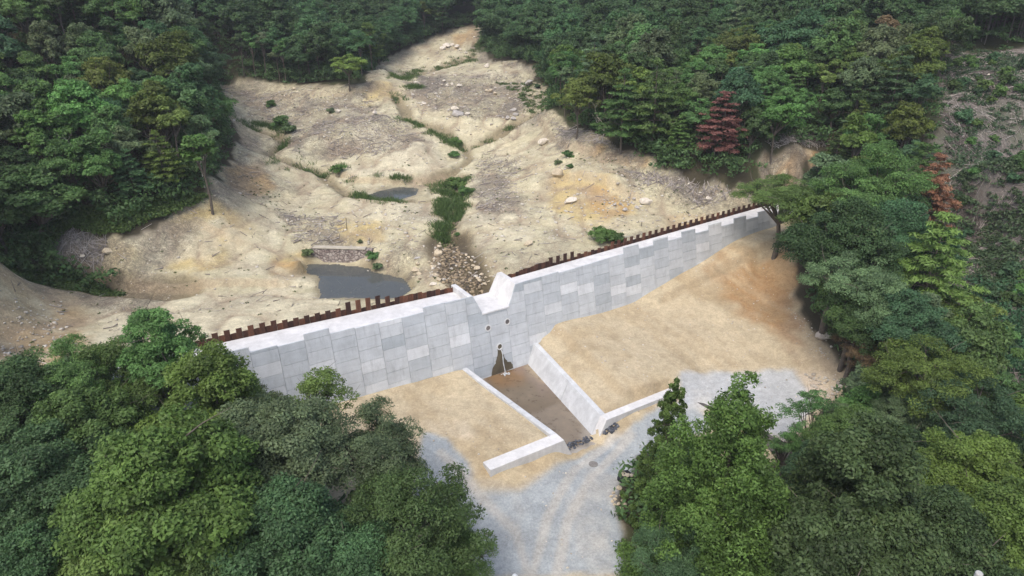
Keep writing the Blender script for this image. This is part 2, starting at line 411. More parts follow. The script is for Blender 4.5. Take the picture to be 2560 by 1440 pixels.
# ---------------------------------------------------------------- ground sheet with its soils
def axis_steps(lo, hi, bands, grow, smax):
    """grid lines: spacing by bands [(a,b,step)], growing outside"""
    def st(v):
        best = None
        for a, b, s in bands:
            if a <= v <= b: best = s if best is None else min(best, s)
        return best
    c = (bands[0][0] + bands[0][1]) / 2; out = [c]
    for sg, lim in ((1, hi), (-1, lo)):
        v = c; last = bands[0][2]; tmp = []
        while sg * v < sg * lim:
            s = st(v)
            last = min(last * grow, smax) if s is None else (min(s, last * grow) if s > last else s)
            v += sg * last; tmp.append(v)
        out = out + tmp if sg > 0 else tmp[::-1] + out
    return np.array(out)
GX = axis_steps(-270, 270, [(-13, 13, .22), (-34, 34, .28), (-48, 48, .36)], 1.05, 5.0)
GY = axis_steps(3, 430, [(36, 56, .22), (56, 88, .27), (26, 62, .32), (62, 104, .38)], 1.05, 5.0)
gx, gy = np.meshgrid(GX, GY); vx, vy = gx.ravel(), gy.ravel()
vs, vo_ = SO(vx, vy)
def DP(*so): return [np.array(D(s, o, 0)[:2]) for s, o in so]
UPCLR = np.array(list(Gpoly([(-120,690),(60,697),(230,724),(330,732),(290,700),(215,690),(150,655),(128,622),(165,578),(230,572),(310,592),(400,555),(480,515),(532,495),(535,450),(560,402),(592,368),(575,300),(545,240),(528,195),(600,198),(730,214),(905,211),(950,165),(985,140),(1060,105),(1130,73),(1200,62),(1208,85),(1190,110),(1238,150),(1330,170),(1366,230),(1362,285),(1420,312),(1480,334),(1545,377),(1640,427),(1720,464),(1830,478),(1905,466),(1900,402),(1925,374),(2050,372),(2062,396),(2000,462)])) + DP((43, 3), (43, 1.2), (-38, 1.2)) + [Gpoly([(-120, 905)])[0]])
DNCLR = np.array(DP((-30, 1.2), (-22, -2.5)) + list(Gpoly([(700,1100),(760,1220),(900,1280),(1150,1330),(1190,1439)])) + [np.array((-1.5, 18.)), np.array((5, 18.))] + list(Gpoly([(1562,1439),(1540,1240),(1600,1150),(1640,1130),(1780,1105),(1800,1165),(1930,1175),(2000,1112),(2060,1035),(2145,960),(2090,890),(2015,800),(1985,690),(1992,590)])) + DP((43, 1.2)))
CUT = Gpoly([(2350,95),(2420,140),(2560,122),(3300,125),(3300,1300),(2620,1250),(2520,1050),(2400,720),(2345,430)])
def P_(*pts): return Gpoly(pts)
wob = fbm(vx, vy, 5, 4)
wobf = wob + .45 * fbm(vx + 31, vy, 1.3, 3) + .25 * fbm(vx + 77, vy, .7, 2)
def inside(poly, soft=.8, wobble=1.2): return sstep(-soft * .5, soft * .5, sdist(poly, vx, vy) + wobble * wobf)
def along(path, wid, soft=.6, wobble=.5): return 1 - sstep(wid - soft, wid + soft, sdist(path, vx, vy, False) + wobble * wob)
wob2 = wob + .55 * fbm(vx + 31, vy, 1.3, 3)
bare = np.maximum(sstep(-.3, .3, sdist(UPCLR, vx, vy) + 1.5 * wob2), sstep(-.3, .3, sdist(DNCLR, vx, vy) + .7 * wob2))
cutm = inside(CUT, 2.0, 2.0)
up = (vo_ > 1.5) * 1.0
C = np.tile(np.array([.500, .445, .325]), (len(vx), 1))
def lay(w_, c): global C; C = C * (1 - w_[:, None]) + np.array(c) * w_[:, None]
lay(up * sstep(-.2, .35, fbm(vx, vy, 9, 4)) * .6, (.56, .50, .375))
lay((1 - up) * 1.0, (.465, .392, .268))
# soils by area
yellow = [P_((440,540),(560,520),(640,560),(620,680),(480,690),(300,640)), P_((1390,450),(1480,440),(1560,470),(1580,530),(1480,570),(1390,520)), P_((900,200),(990,220),(1000,250),(920,262)), P_((690,640),(760,630),(760,690),(680,720)), P_((850,545),(960,550),(960,600),(840,590))]
for q in yellow: lay(inside(q, 1.5, 2.0) * .85, (.52, .395, .195))
orange = [P_((-60,820),(180,760),(230,830),(200,900),(-60,905)), P_((1450,455),(1540,480),(1570,530),(1520,545),(1470,500)), P_((1905,405),(1925,375),(2050,375),(2050,395),(1960,425)), P_((1480,375),(1560,380),(1600,410),(1500,420)), P_((1680,545),(1800,540),(1780,575),(1680,590)), P_((560,400),(640,400),(700,470),(560,470)), P_((680,650),(750,660),(740,700),(690,710)), P_((1140,90),(1190,75),(1190,110),(1140,115))]
for q in orange: lay(inside(q, 1.2, 1.6) * .75, (.42, .265, .13))
lay(inside(P_((1770,690),(1850,650),(1960,620),(2000,690),(2015,790),(1990,850),(1890,800),(1800,750)), 2.2, 2.5) * .9, (.345, .205, .095))
lay(inside(P_((1960,740),(2020,800),(2110,900),(2130,950),(2000,930),(1960,830)), 1.2, 1.5) * .55, (.33, .245, .165))
pale = [P_((900,300),(1010,350),(1040,400),(960,410),(880,370)), P_((1280,300),(1340,290),(1260,360),(1310,410),(1240,400)), P_((1180,520),(1300,530),(1330,600),(1200,620)), P_((620,540),(720,500),(800,480),(740,540),(680,620)), P_((280,600),(420,570),(540,560),(560,640),(380,680)), P_((860,420),(980,400),(1090,410),(1080,440),(990,452),(900,440)), P_((1000,340),(1080,350),(1100,400),(990,400)), P_((560,560),(660,600),(660,700),(560,690)), P_((240,740),(700,725),(830,742),(800,820),(500,890),(220,860)), P_((660,705),(760,690),(800,720),(690,725)), P_((1180,180),(1260,170),(1280,190),(1190,200)), P_((860,500),(1100,510),(1095,560),(870,550))]
for q in pale: lay(inside(q, 1.2, 1.6) * .7, (.60, .535, .425))
# worn vehicle tracks
for q, k in [(P_((600,620),(640,545),(700,505),(780,480)), 1.3), (P_((1345,290),(1310,310),(1275,335),(1262,365),(1300,400),(1360,420)), 1.3), (P_((1010,275),(1080,275),(1150,320),(1240,330)), 1.4), (P_((1190,575),(1300,555),(1450,560),(1620,560),(1800,520)), 1.2), (P_((930,255),(1000,245),(1000,215)), 1.2)]: lay(along(q, k, .7, .8) * .6, (.55, .475, .345))
for q in [P_((872,285),(890,310),(915,335),(960,360),(1010,372)), P_((905,280),(925,310),(955,335),(1000,352)), P_((880,278),(885,300),(890,330),(900,360),(885,400),(870,420)), P_((1180,420),(1215,455),(1225,500),(1200,560)), P_((1000,300),(1040,330),(1075,350))]: lay(along(q, .35, .3, .3) * .65, (.55, .49, .39))
lay(inside(P_((1902,405),(1925,377),(2050,377),(2054,396),(1985,440),(1925,440)), .5, .6) * .85, (.44, .25, .095))
# dry litter
litter = np.zeros(len(vx))
for q, k in [(P_((720,330),(860,290),(1000,300),(1060,350),(940,390),(850,400),(760,390)), .9), (P_((1040,190),(1300,180),(1330,270),(1180,300),(1060,270),(1030,230)), 1.0), (P_((1200,400),(1290,400),(1290,520),(1190,530)), .7), (P_((1480,420),(1640,440),(1830,485),(1840,515),(1700,500),(1560,470)), .75), (P_((560,400),(640,400),(780,480),(700,500),(560,480)), .55), (P_((700,530),(850,540),(860,620),(740,610)), .7), (P_((560,215),(900,235),(960,260),(830,310),(620,290)), .75), (P_((130,600),(200,580),(270,610),(260,670),(150,650)), 1.2), (P_((300,600),(400,600),(420,690),(260,690)), .7), (P_((1380,310),(1500,345),(1560,390),(1400,370)), 1.0), (P_((960,610),(1060,600),(1060,660),(960,650)), .8), (P_((590,310),(700,350),(700,400),(600,370)), .6), (P_((1910,330),(2020,335),(2070,365),(1925,368)), 1.3), (P_((-60,705),(120,720),(150,780),(80,830),(-60,840)), .5)]:
    litter = np.maximum(litter, k * inside(q, 1.8, 3.0))
leftb = inside(P_((-120,690),(60,697),(200,725),(240,800),(220,905),(-120,905)), 1.5, 1.5)
edge = sstep(-1.0, .6, sdist(UPCLR, vx, vy) + 1.0 * wob) * (1 - sstep(.6, 4.2, sdist(UPCLR, vx, vy) + 2.2 * wob)) * up
litter = np.maximum(litter, edge * .85)
litter = litter * (1 - .75 * leftb)
lay(leftb * .7, (.40, .30, .195))
litter = np.clip(litter + up * .3 * sstep(.0, .5, fbm(vx, vy, 4, 4)), 0, 1.2)
lay(np.clip(litter, 0, 1) * sstep(-.22, .25, fbm(vx * 1.3, vy * .8, 3.5, 5)) * .95, (.240, .213, .188))
lay(up * bare * sstep(.05, .4, fbm(vx + 300, vy, 2.2, 4)) * .30, (.33, .275, .22))
lay(up * bare * sstep(.08, .4, fbm(vx + 700, vy, 1.4, 3)) * .45, (.61, .555, .435))
# gravel
grav = inside(P_((1058,1080),(1120,1095),(1165,1150),(1192,1190),(1290,1205),(1400,1155),(1490,1120),(1560,1070),(1640,1015),(1720,995),(1790,1060),(1650,1130),(1570,1210),(1545,1290),(1575,1439),(990,1439)), .5, .5)
lay(grav * .95, (.335, .368, .382))
lay(grav * sstep(.0, .35, fbm(vx * 1.6, vy * .7 + vx * .5, 4, 4)) * .7, (.43, .415, .375))
lay(grav * sstep(.1, .4, -fbm(vx * 1.2, vy, 3, 4)) * .6, (.27, .305, .325))
yard = inside(P_((1700,935),(1780,925),(1985,925),(2060,1000),(1965,1112),(1860,1065),(1795,1030),(1700,1020)), .8, .8)
lay(yard * .92, (.43, .45, .46))
lay(yard * sstep(.1, .4, fbm(vx * .6, vy * 1.4, 3, 4)) * .5, (.47, .45, .40))
lay(inside(P_((1985,925),(2060,930),(2130,955),(2040,1030)), .6, .8) * .7, (.50, .42, .34))
lay(along(P_((1200,1200),(1290,1205),(1350,1165),(1440,1130)), .55, .4, .5) * .8, (.46, .37, .235))
for q_ in (P_((1575,1085),(1480,1190),(1420,1300),(1390,1439)), P_((1540,1085),(1440,1170),(1370,1290),(1330,1439)), P_((1100,1130),(1200,1240),(1290,1330),(1320,1439))): lay(along(q_, .26, .15, .25) * .75, (.45, .43, .385))
lay(inside(P_((1060,1060),(1160,1050),(1190,1090),(1150,1100)), .5, 1.0) * .5, (.52, .45, .34))
# worn patches on the fill
lay((1 - up) * bare * (1 - grav) * (1 - yard) * sstep(.1, .5, fbm(vx + 40, vy, 3.5, 4)) * .45, (.375, .285, .165))
lay((1 - up) * bare * (1 - grav) * (1 - yard) * sstep(.12, .5, fbm(vx + 90, vy, 5, 3)) * .45, (.52, .44, .30))
sk_ = fbm(vs * 1.0 + 60, vo_ * .22 - vs * .10, 1.1, 3); fillm = (1 - up) * bare * (1 - grav) * (1 - yard)
lay(fillm * sstep(.05, .4, sk_) * .42, (.55, .465, .31)); lay(fillm * sstep(.05, .4, -sk_) * .38, (.37, .285, .17))
lay(fillm * sstep(.18, .42, fbm(vx * 1.0, vy + 200, .9, 2)) * .25, (.34, .265, .165))
# creeks
wet = np.zeros(len(vx))
CREEK = [(P_((600,300),(640,318),(690,335),(712,352),(690,378),(650,388),(720,402),(790,430),(845,465),(880,488),(960,507),(1060,505),(1110,495)), .8), (P_((985,235),(1005,262),(1020,295),(1070,312),(1130,345),(1165,372),(1175,395),(1140,425),(1085,455)), .7), (P_((1150,440),(1140,490),(1132,540),(1122,600)), 1.0), (P_((1120,600),(1130,640),(1150,680),(1185,725)), 2.1), (P_((1340,285),(1290,305),(1250,335),(1215,352),(1180,365)), .5), (P_((1010,190),(1070,178),(1130,158),(1180,140)), 1.0), (P_((450,722),(330,725),(230,700),(120,690)), 1.4)]
for q, k in CREEK: wet = np.maximum(wet, along(q, k * 1.15, .5, .9))
POND = P_((745,684),(772,652),(925,656),(935,688),(1010,690),(1030,720),(1000,742),(800,742),(798,722),(805,706),(790,696))
POOL = P_((915,492),(960,478),(1000,466),(1042,474),(1035,490),(985,503),(935,502))
wet = np.maximum(wet, .8 * sstep(-.9, .1, sdist(POND, vx, vy) + .5 * wob)); wet = np.maximum(wet, .55 * sstep(-1.2, .2, sdist(POOL, vx, vy) + .5 * wob))
lay(wet * .75, (.17, .128, .080)); lay(sstep(-.1, 1.3, sdist(POND, vx, vy) + .6 * fbm(vx + 50, vy, 2.2, 4)) * .95, (.036, .036, .026)); lay(sstep(.0, 1.0, sdist(POOL, vx, vy) + .5 * fbm(vx + 50, vy, 2.2, 4)) * .75, (.075, .070, .055)); lay(along(CREEK[3][0], 1.9, .4, .6) * .8, (.075, .058, .04))
C = np.where(((up * bare) > .5)[:, None], C * np.array([.985, 1.01, .92]), C)      # quartz sand is on the yellow side
# forest floor and felled slope
lay((1 - bare), (.060, .052, .034)); lay((1 - bare) * sstep(-.1, .4, fbm(vx, vy, 7, 3)) * .6, (.050, .066, .026))
lay((1 - bare) * cutm * .9, (.190, .170, .154)); lay((1 - bare) * cutm * sstep(-.15, .25, fbm(vx, vy, 4, 4)) * .65, (.080, .102, .060)); litter = np.maximum(litter * bare, .95 * cutm * (1 - bare))
lay((1 - bare) * inside(P_((-80,640),(60,660),(230,695),(320,728),(230,722),(-80,690)), .8, 1) * .6, (.075, .115, .035))
stony = np.clip(bare * up * (.35 + .65 * np.clip(litter, 0, 1)) + .25 * bare * (1 - up), 0, 1)
# heights: carve the creeks, the ponds and the stone bed
vz = H0(vx, vy) + relief(vx, vy)
for q, k in CREEK: vz -= .50 * along(q, k, .45, .7) * (1 if k < 2 else .5)
rid = (1 - 2 * np.abs(vnoise(vx / 3.1 + .35 * fbm(vx, vy, 4, 2), vy / 4.4)))
rid = np.clip(rid, 0, 1) ** 7; rid2 = np.clip(1 - 2 * np.abs(vnoise(vx / 1.3 + 40 + .4 * fbm(vx, vy, 2, 2), vy / 2.3)), 0, 1) ** 6
vz -= up * bare * (.17 * rid + .09 * rid2); vz += up * bare * .04 * fbm(vx + 9, vy, .9, 2)
w_ = (up * bare * np.clip(.62 * rid + .40 * rid2, 0, 1) * (1 - wet))[:, None]; C = C * (1 - w_) + np.array((.30, .235, .165)) * w_  # rill floors coloured darker brown to strengthen their soft shading
shore = fbm(vx + 50, vy, 2.2, 4); dP = sdist(POND, vx, vy) + .7 * shore; dQ = sdist(POOL, vx, vy) + .6 * shore
vz = np.where(dP > 0, np.minimum(vz, POND_Z - .16 * np.clip(dP, 0, 4)), np.where((dP > -2.5) & (vo_ > 2.6), np.maximum(vz, POND_Z + .10 * np.clip(-dP, 0, 1.5)), vz))
vz = np.where(dQ > 0, np.minimum(vz, POOL_Z - .10 * np.clip(dQ, 0, 3)), np.where(dQ > -1.5, np.maximum(vz, POOL_Z + .07 * np.clip(-dQ, 0, 1.2)), vz))
# keep soil below the crest along the back of the dam
keep = (vs > -33) & (vs < 41) & (vo_ < 3.2) & (vo_ > .2)
crest_z = lambda s: np.where(np.asarray(s) < 0, .98 - .030 * np.asarray(s), .92 + .030 * np.asarray(s))
vz = np.where(keep, np.minimum(vz, crest_z(vs) - .35), vz)
def step_along(path, rise, reach, wid=.35):
    """ground a little higher on the right of a path (seen along it) than on its left"""
    d = sdist(path, vx, vy, False); best = np.full(len(vx), 1e9); sg = np.zeros(len(vx))
    for i in range(len(path) - 1):
        p, q = path[i], path[i + 1]; t = np.clip(((vx - p[0]) * (q[0] - p[0]) + (vy - p[1]) * (q[1] - p[1])) / ((q - p) @ (q - p)), 0, 1)
        r_ = np.hypot(vx - p[0] - t * (q[0] - p[0]), vy - p[1] - t * (q[1] - p[1])); cr = (q[0] - p[0]) * (vy - p[1]) - (q[1] - p[1]) * (vx - p[0]); k = r_ < best
        best = np.where(k, r_, best); sg = np.where(k, np.sign(cr), sg)
    return rise * sstep(-wid, wid, sg * d) * np.exp(-(d / reach) ** 2), np.exp(-(np.maximum(np.abs(d) - .15, 0) / (wid * .8)) ** 2)
for q_, rise in ((P_((1375,822),(1412,845),(1450,880),(1495,925),(1535,968),(1562,988),(1610,985),(1660,970)), .42), (P_((1660,752),(1730,716),(1800,680),(1870,642),(1950,600)), .35)):
    hgt, face_ = step_along(q_, rise, 3.5); k_ = (vo_ < .3)
    vz = vz + hgt * k_
    w_ = (face_ * (1 - up) * bare * .55)[:, None]; C = C * (1 - w_) + np.array((.335, .262, .165)) * w_
for q_, rise in ((P_((270,702),(330,712),(430,718),(560,713),(690,714)), .55), (P_((860,442),(900,456),(1000,459),(1070,452),(1110,436)), .5), (P_((1105,507),(1000,512),(930,508),(870,497)), .35), (P_((800,442),(700,410),(640,385)), .5), (P_((1385,458),(1450,443),(1540,472),(1600,502)), .7), (P_((1345,300),(1370,342),(1420,372),(1480,384)), .6), (P_((620,264),(760,238),(900,231),(960,218)), .6), (P_((1100,596),(1090,640),(1085,690)), .0), (P_((430,590),(500,560),(560,590)), .4)):
    hgt, face_ = step_along(q_, rise, 3.0, .3); vz = vz + hgt * up; w_ = (face_ * up * bare * .5)[:, None]; C = C * (1 - w_) + np.array((.37, .29, .195)) * w_
nx_, ny_ = len(GX), len(GY)
def half_w(o): return 3.35 + (2.02 - 3.35) * np.clip((-.8 - o) / 10.7, 0, 1.1)
wt = np.where(vs > 0, -3.8, -4.05) + (np.where(vs > 0, -.7, -.45)) * np.clip((-.45 - vo_) / 10.97, 0, 1)
nearw = (vo_ < .4) & (vo_ > -12.3) & (np.abs(vs) < half_w(vo_) + .75)
vz = np.where(nearw, np.minimum(vz, wt - .05), vz)
k_ = (vo_ < -12.35) & (vo_ > -15) & (np.abs(vs) < 1.9)
vz = np.where(k_, np.maximum(vz, -5.99 + .1 * (vo_ + 12.35) * .3), vz)
nearw = (vo_ < -11.2) & (vo_ > -12.7) & (np.abs(vs) < 9.4) & (np.abs(vs) > 1.6)
vz = np.where(nearw, np.minimum(vz, -4.55), vz)
hole = (vo_ < .4) & (vo_ > -11.9) & (np.abs(vs) < half_w(vo_) + .26)
ii = (np.arange(ny_ - 1)[:, None] * nx_ + np.arange(nx_ - 1)).ravel()
Q = np.stack([ii, ii + 1, ii + nx_ + 1, ii + nx_], 1)
Q = Q[~(hole[Q].all(1))]
me = mesh_np("ground", np.stack([vx, vy, vz], 1), Q.ravel(), np.full(len(Q), 4), {"litter": ('POINT', litter), "stony": ('POINT', stony)}, smooth=True)
ca = me.attributes.new("soil", 'FLOAT_COLOR', 'POINT'); ca.data.foreach_set("color", np.c_[C, np.ones(len(C))].astype(np.float32).ravel())
tag(link("ground", me, M["ground"]), "bare sandy valley floor and wooded slopes", "ground", kind="structure")
_zg = vz.reshape(ny_, nx_)
def ZG(x, y):
    """height of the finished ground sheet"""
    x = np.atleast_1d(np.asarray(x, float)); y = np.atleast_1d(np.asarray(y, float))
    i = np.clip(np.searchsorted(GX, x) - 1, 0, nx_ - 2); j = np.clip(np.searchsorted(GY, y) - 1, 0, ny_ - 2)
    a = np.clip((x - GX[i]) / (GX[i + 1] - GX[i]), 0, 1); b = np.clip((y - GY[j]) / (GY[j + 1] - GY[j]), 0, 1)
    return (_zg[j, i] * (1 - a) + _zg[j, i + 1] * a) * (1 - b) + (_zg[j + 1, i] * (1 - a) + _zg[j + 1, i + 1] * a) * b
def zg(x, y): return float(ZG(x, y)[0])
def flat_sheet(name, poly, z, mat, grow=1.0):
    c = poly.mean(0); p = c + (poly - c) * grow
    me = bpy.data.meshes.new(name); me.from_pydata([(a, b, z) for a, b in p], [], [tuple(range(len(p)))][:1]); me.update()
    if me.polygons[0].normal.z < 0: me.flip_normals()
    return link(name, me, mat)
tag(flat_sheet("pond_water", POND, POND_Z, M["pond"], 1.25), "still grey pond behind the dam's left wing", "pond", kind="structure")
tag(flat_sheet("pool_water", POOL, POOL_Z, M["pond"], 1.35), "small shallow pool on the sandy flat", "pool", kind="structure")
# ---------------------------------------------------------------- the dam
def blk(mb, sb, st, zb, zt, front=0.11, back=2.9, bat=.2, a=.5):
    """block across the dam: bottom s-range, top s-range, heights (zt may differ at both ends)"""
    z0, z1 = (zt if isinstance(zt, tuple) else (zt, zt))
    mb.hexa([D(sb[0], bat * zb + front, zb), D(sb[1], bat * zb + front, zb), D(sb[1], back, zb), D(sb[0], back, zb)],
            [D(st[0], bat * z0 + front, z0), D(st[1], bat * z1 + front, z1), D(st[1], back, z1), D(st[0], back, z0)], a)
dam = empty("concrete_dam", D(0, 1.5, -5.5), 0, "long pale concrete check dam faced with grey panels across the valley", "dam")
dam_loc = Vector(dam.location)
def fix(o, par):
    """children keep world coordinates while the parent sits at the thing's base"""
    o.parent = par; o.matrix_parent_inverse = par.matrix_world.inverted() if par.matrix_world != Matrix() else Matrix.Translation(-Vector(par.location)); return o
cz = lambda s: float(crest_z(s))
mb = MB()
blk(mb, (-33, -2.36), (-33, -2.36), -9, (cz(-33), cz(-2.36)))
blk(mb, (2.6, 41.7), (2.6, 41.7), -9, (cz(2.6), cz(41.7)))
blk(mb, (-2.355, 2.595), (-2.355, 2.595), -9, -.16)
fix(mb.build("wing_body", M["crest"]), dam)
mb = MB(); blk(mb, (-1.34, 1.34), (-1.28, 1.28), -.155, 0.0, front=-.05, back=3.3)
fix(mb.build("spillway_sill", M["crest"], bevel=.03), dam)
for sg, zt in ((-1, 1.55), (1, 1.64)):
    mb = MB(); a = sorted((sg * 1.22, sg * 2.5)); b = sorted((sg * (2.15 if sg > 0 else 1.93), sg * 2.5))
    a[0 if sg < 0 else 1] = sg * (2.35 if sg < 0 else 2.59); b[0 if sg < 0 else 1] = a[0 if sg < 0 else 1]
    blk(mb, a, b, -.15, zt, front=.105 if sg > 0 else .105, back=3.32)
    fix(mb.build("notch_wall", M["crest"], bevel=.03), dam)
# precast panels: columns 1.85 m wide, rows .9 m, every other column shifted by half
S0, PW, PH = -2.65, 1.85, .9
TOP = {-1: (1.6, 1.56), -2: (1.66, 1.62), -3: 1.30, -4: 1.36, -5: 1.42, -6: 1.5, -7: 1.93, -8: 1.54, -9: 1.64, -10: 2.02, -11: 1.68, -12: 2.1, -13: 1.75, -14: 2.15, -15: 1.8, -16: 2.2, -17: 2.2,
       3: (1.67, 1.72), 4: (1.72, 1.78), 5: (1.66, 1.70), 6: (1.72, 1.76), 7: (1.78, 1.83), 8: (1.85, 1.90), 9: 2.42, 10: 2.02, 11: 2.5, 12: 2.07, 13: 2.55, 14: 2.1, 15: 2.6, 16: 2.15, 17: 2.62, 18: 2.2, 19: 2.66, 20: 2.24, 21: 2.7, 22: 2.3, 23: 2.75}
pm = MB(); prs = random.Random(11)
special = {(3, 1): .0, (2, 1): .06, (1, -1): .22, (0, -1): .2, (-1, -3): .97, (-2, -5): .85, (6, -1): .92, (4, -2): .80, (9, -1): .85, (9, -2): .15, (11, -1): .3, (10, 1): .08, (5, 0): .5}
def clip(poly, f):
    out = []
    for i in range(len(poly)):
        p, q = poly[i], poly[(i + 1) % len(poly)]; a, b = f(p), f(q)
        if a >= 0: out.append(p)
        if a * b < 0: t = a / (a - b); out.append((p[0] + (q[0] - p[0]) * t, p[1] + (q[1] - p[1]) * t))
    return out
for k in range(-17, 24):
    a, b = S0 + PW * k, S0 + PW * (k + 1); g = .011
    if k == 0: segs = [(a + g, -1.93, 1.56, 1.53), (-1.93, -1.28, 1.53, -.0), (-1.28, b - g, -.165, -.165)]
    elif k == 1: segs = [(a + g, b - g, -.165, -.165)]
    elif k == 2: segs = [(a + g, 1.28, -.165, -.165), (1.28, 2.15, .0, 1.62), (2.15, b - g, 1.62, 1.66)]
    else:
        t = TOP[k]; t = t if isinstance(t, tuple) else (t, t); segs = [(a + g, b - g, t[0], t[1])]
    colt = prs.gauss(0, .06)
    for r in range(-9, 4):
        z0 = PH * r + (.45 if k % 2 else 0) + .1; z1 = z0 + PH
        tv = prs.random(); tint = .52 + prs.gauss(0, .07) + colt
        if tv < .07: tint = prs.uniform(.08, .22)
        elif tv > .90: tint = prs.uniform(.78, .95)
        tint = special.get((k, r), tint); tint = min(max(tint, 0), 1)
        for (sa, sb, za, zb) in segs:
            poly = [(sa, z0 + .012), (sb, z0 + .012), (sb, z1 - .012), (sa, z1 - .012)]
            poly = clip(poly, lambda p: za + (zb - za) * (p[0] - sa) / (sb - sa) - p[1])
            if len(poly) < 3: continue
            n = len(poly); jit = prs.uniform(-.006, .006)
            F = [D(s, .2 * z + jit, z) for s, z in poly]; B = [D(s, .2 * z + .1, z) for s, z in poly]
            pm.add(F + B, [tuple(range(n))] + [(i, i + n, (i + 1) % n + n, (i + 1) % n) for i in range(n)] + [tuple(range(2 * n - 1, n - 1, -1))], tint)
fix(pm.build("panel_facing", M["panel"]), dam)
# drain pipe collars on the face; a dark disc paints each shaded bore
for i, (s, z) in enumerate(((-.92, -1.34), (.95, -1.26), (-.04, -3.15))):
    mb = MB(); R, r, n = .29, .20, 24
    o0 = .2 * z
    rings = [(R, o0 + .02), (R, o0 - .05), (r, o0 - .05), (r, o0 + .012)]
    V = [D(s + q * math.cos(2 * math.pi * j / n), oo + .2 * q * math.sin(2 * math.pi * j / n) , z + q * math.sin(2 * math.pi * j / n)) for q, oo in rings for j in range(n)]
    F = [(a * n + j, a * n + (j + 1) % n, (a + 1) * n + (j + 1) % n, (a + 1) * n + j) for a in range(3) for j in range(n)]
    mb.add(V, F)
    po = fix(mb.build("drain_pipe", M["pvc"]), dam)
    mb = MB(); q = r + .004
    mb.add([D(s + q * math.cos(2 * math.pi * j / n), o0 - .008 + .2 * q * math.sin(2 * math.pi * j / n), z + q * math.sin(2 * math.pi * j / n)) for j in range(n)], [tuple(range(n))])
    bo = mb.build("bore_shade", M["oldcon"] if i < 2 else M["black"]); bo.parent = po
# damp stain below the lowest pipe (a thin film of wet silt)
st = [(-.20, -3.0), (-.30, -3.5), (-.36, -3.9), (-.55, -4.2), (-.62, -4.45), (-.95, -4.75), (-1.05, -5.0), (-1.15, -5.42), (1.05, -5.36), (.98, -5.0), (.85, -4.75), (.55, -4.62), (.35, -4.3), (.2, -3.9), (.12, -3.4), (.12, -3.05)]
rs = random.Random(4); sp = []
for i, p in enumerate(st):
    q = st[(i + 1) % len(st)]
    for t in (0, .33, .66): sp.append((p[0] + (q[0] - p[0]) * t + rs.uniform(-.03, .03), p[1] + (q[1] - p[1]) * t + rs.uniform(-.03, .03)))
mb = MB(); mb.add([D(s, .2 * z - .014, z) for s, z in sp], [tuple(range(len(sp)))])
fix(mb.build("damp_stain", mat_concrete("wet_silt_film", (.105, .088, .058), .3, .35)), dam)
# falling water
mb = MB(); P = []
for i in range(14):
    t = i / 13; z = -3.28 - 2.15 * t; P.append(D(-.03 + .03 * math.sin(9 * t), .2 * -3.2 - .06 - .75 * math.sqrt(t), z))
mb.tube(P, [.03 + .02 * math.sin(i * 2.1) ** 2 for i in range(14)], 6)
wj = mb.build("falling_water", mat_tint("white_water", (.55, .57, .58), (.8, .82, .83), .3, 9, .25), smooth=True)
tag(wj, "thin white jet of water falling from the lowest pipe onto the apron", "water jet")
mb = MB()
for i in range(26):
    a = rs.uniform(0, 6.28); q = rs.uniform(0, .38); c = D(.0 + q * math.cos(a), -1.48 + .7 * q * math.sin(a), -5.40)
    mb.tube([(c[0], c[1], c[2] - .02), (c[0], c[1], c[2] + .05)], [rs.uniform(.03, .09), .01], 6)
so = mb.build("splash", wj.data.materials[0]); so.parent = wj

# ---------------------------------------------------------------- sheet piles along the upstream edge
def pile_mesh(a):
    o = [.06, a, a, .06]; s = [0, .055, .345, .398]; th = .022 if a < .06 else -.022
    V = []
    for z in (-3.6, 0):
        V += [(s[i], o[i], z) for i in range(4)] + [(s[i] + (.012 if i in (0, 1) else -.012) * 0, o[i] + th, z) for i in (3, 2, 1, 0)]
    n = 8; mb = MB()
    mb.add(V, [tuple(range(n))[::-1], tuple(range(n, 2 * n))] + [(i, (i + 1) % n, n + (i + 1) % n, n + i) for i in range(n)], 0)
    return mb
PM = []
for a in (0.0, .12):
    for t in (.0, .35, .95):
        m_ = pile_mesh(a); m_.A = [t] * len(m_.A); me = m_.mesh("pile"); me.materials.append(M["rust"]); PM.append(me)
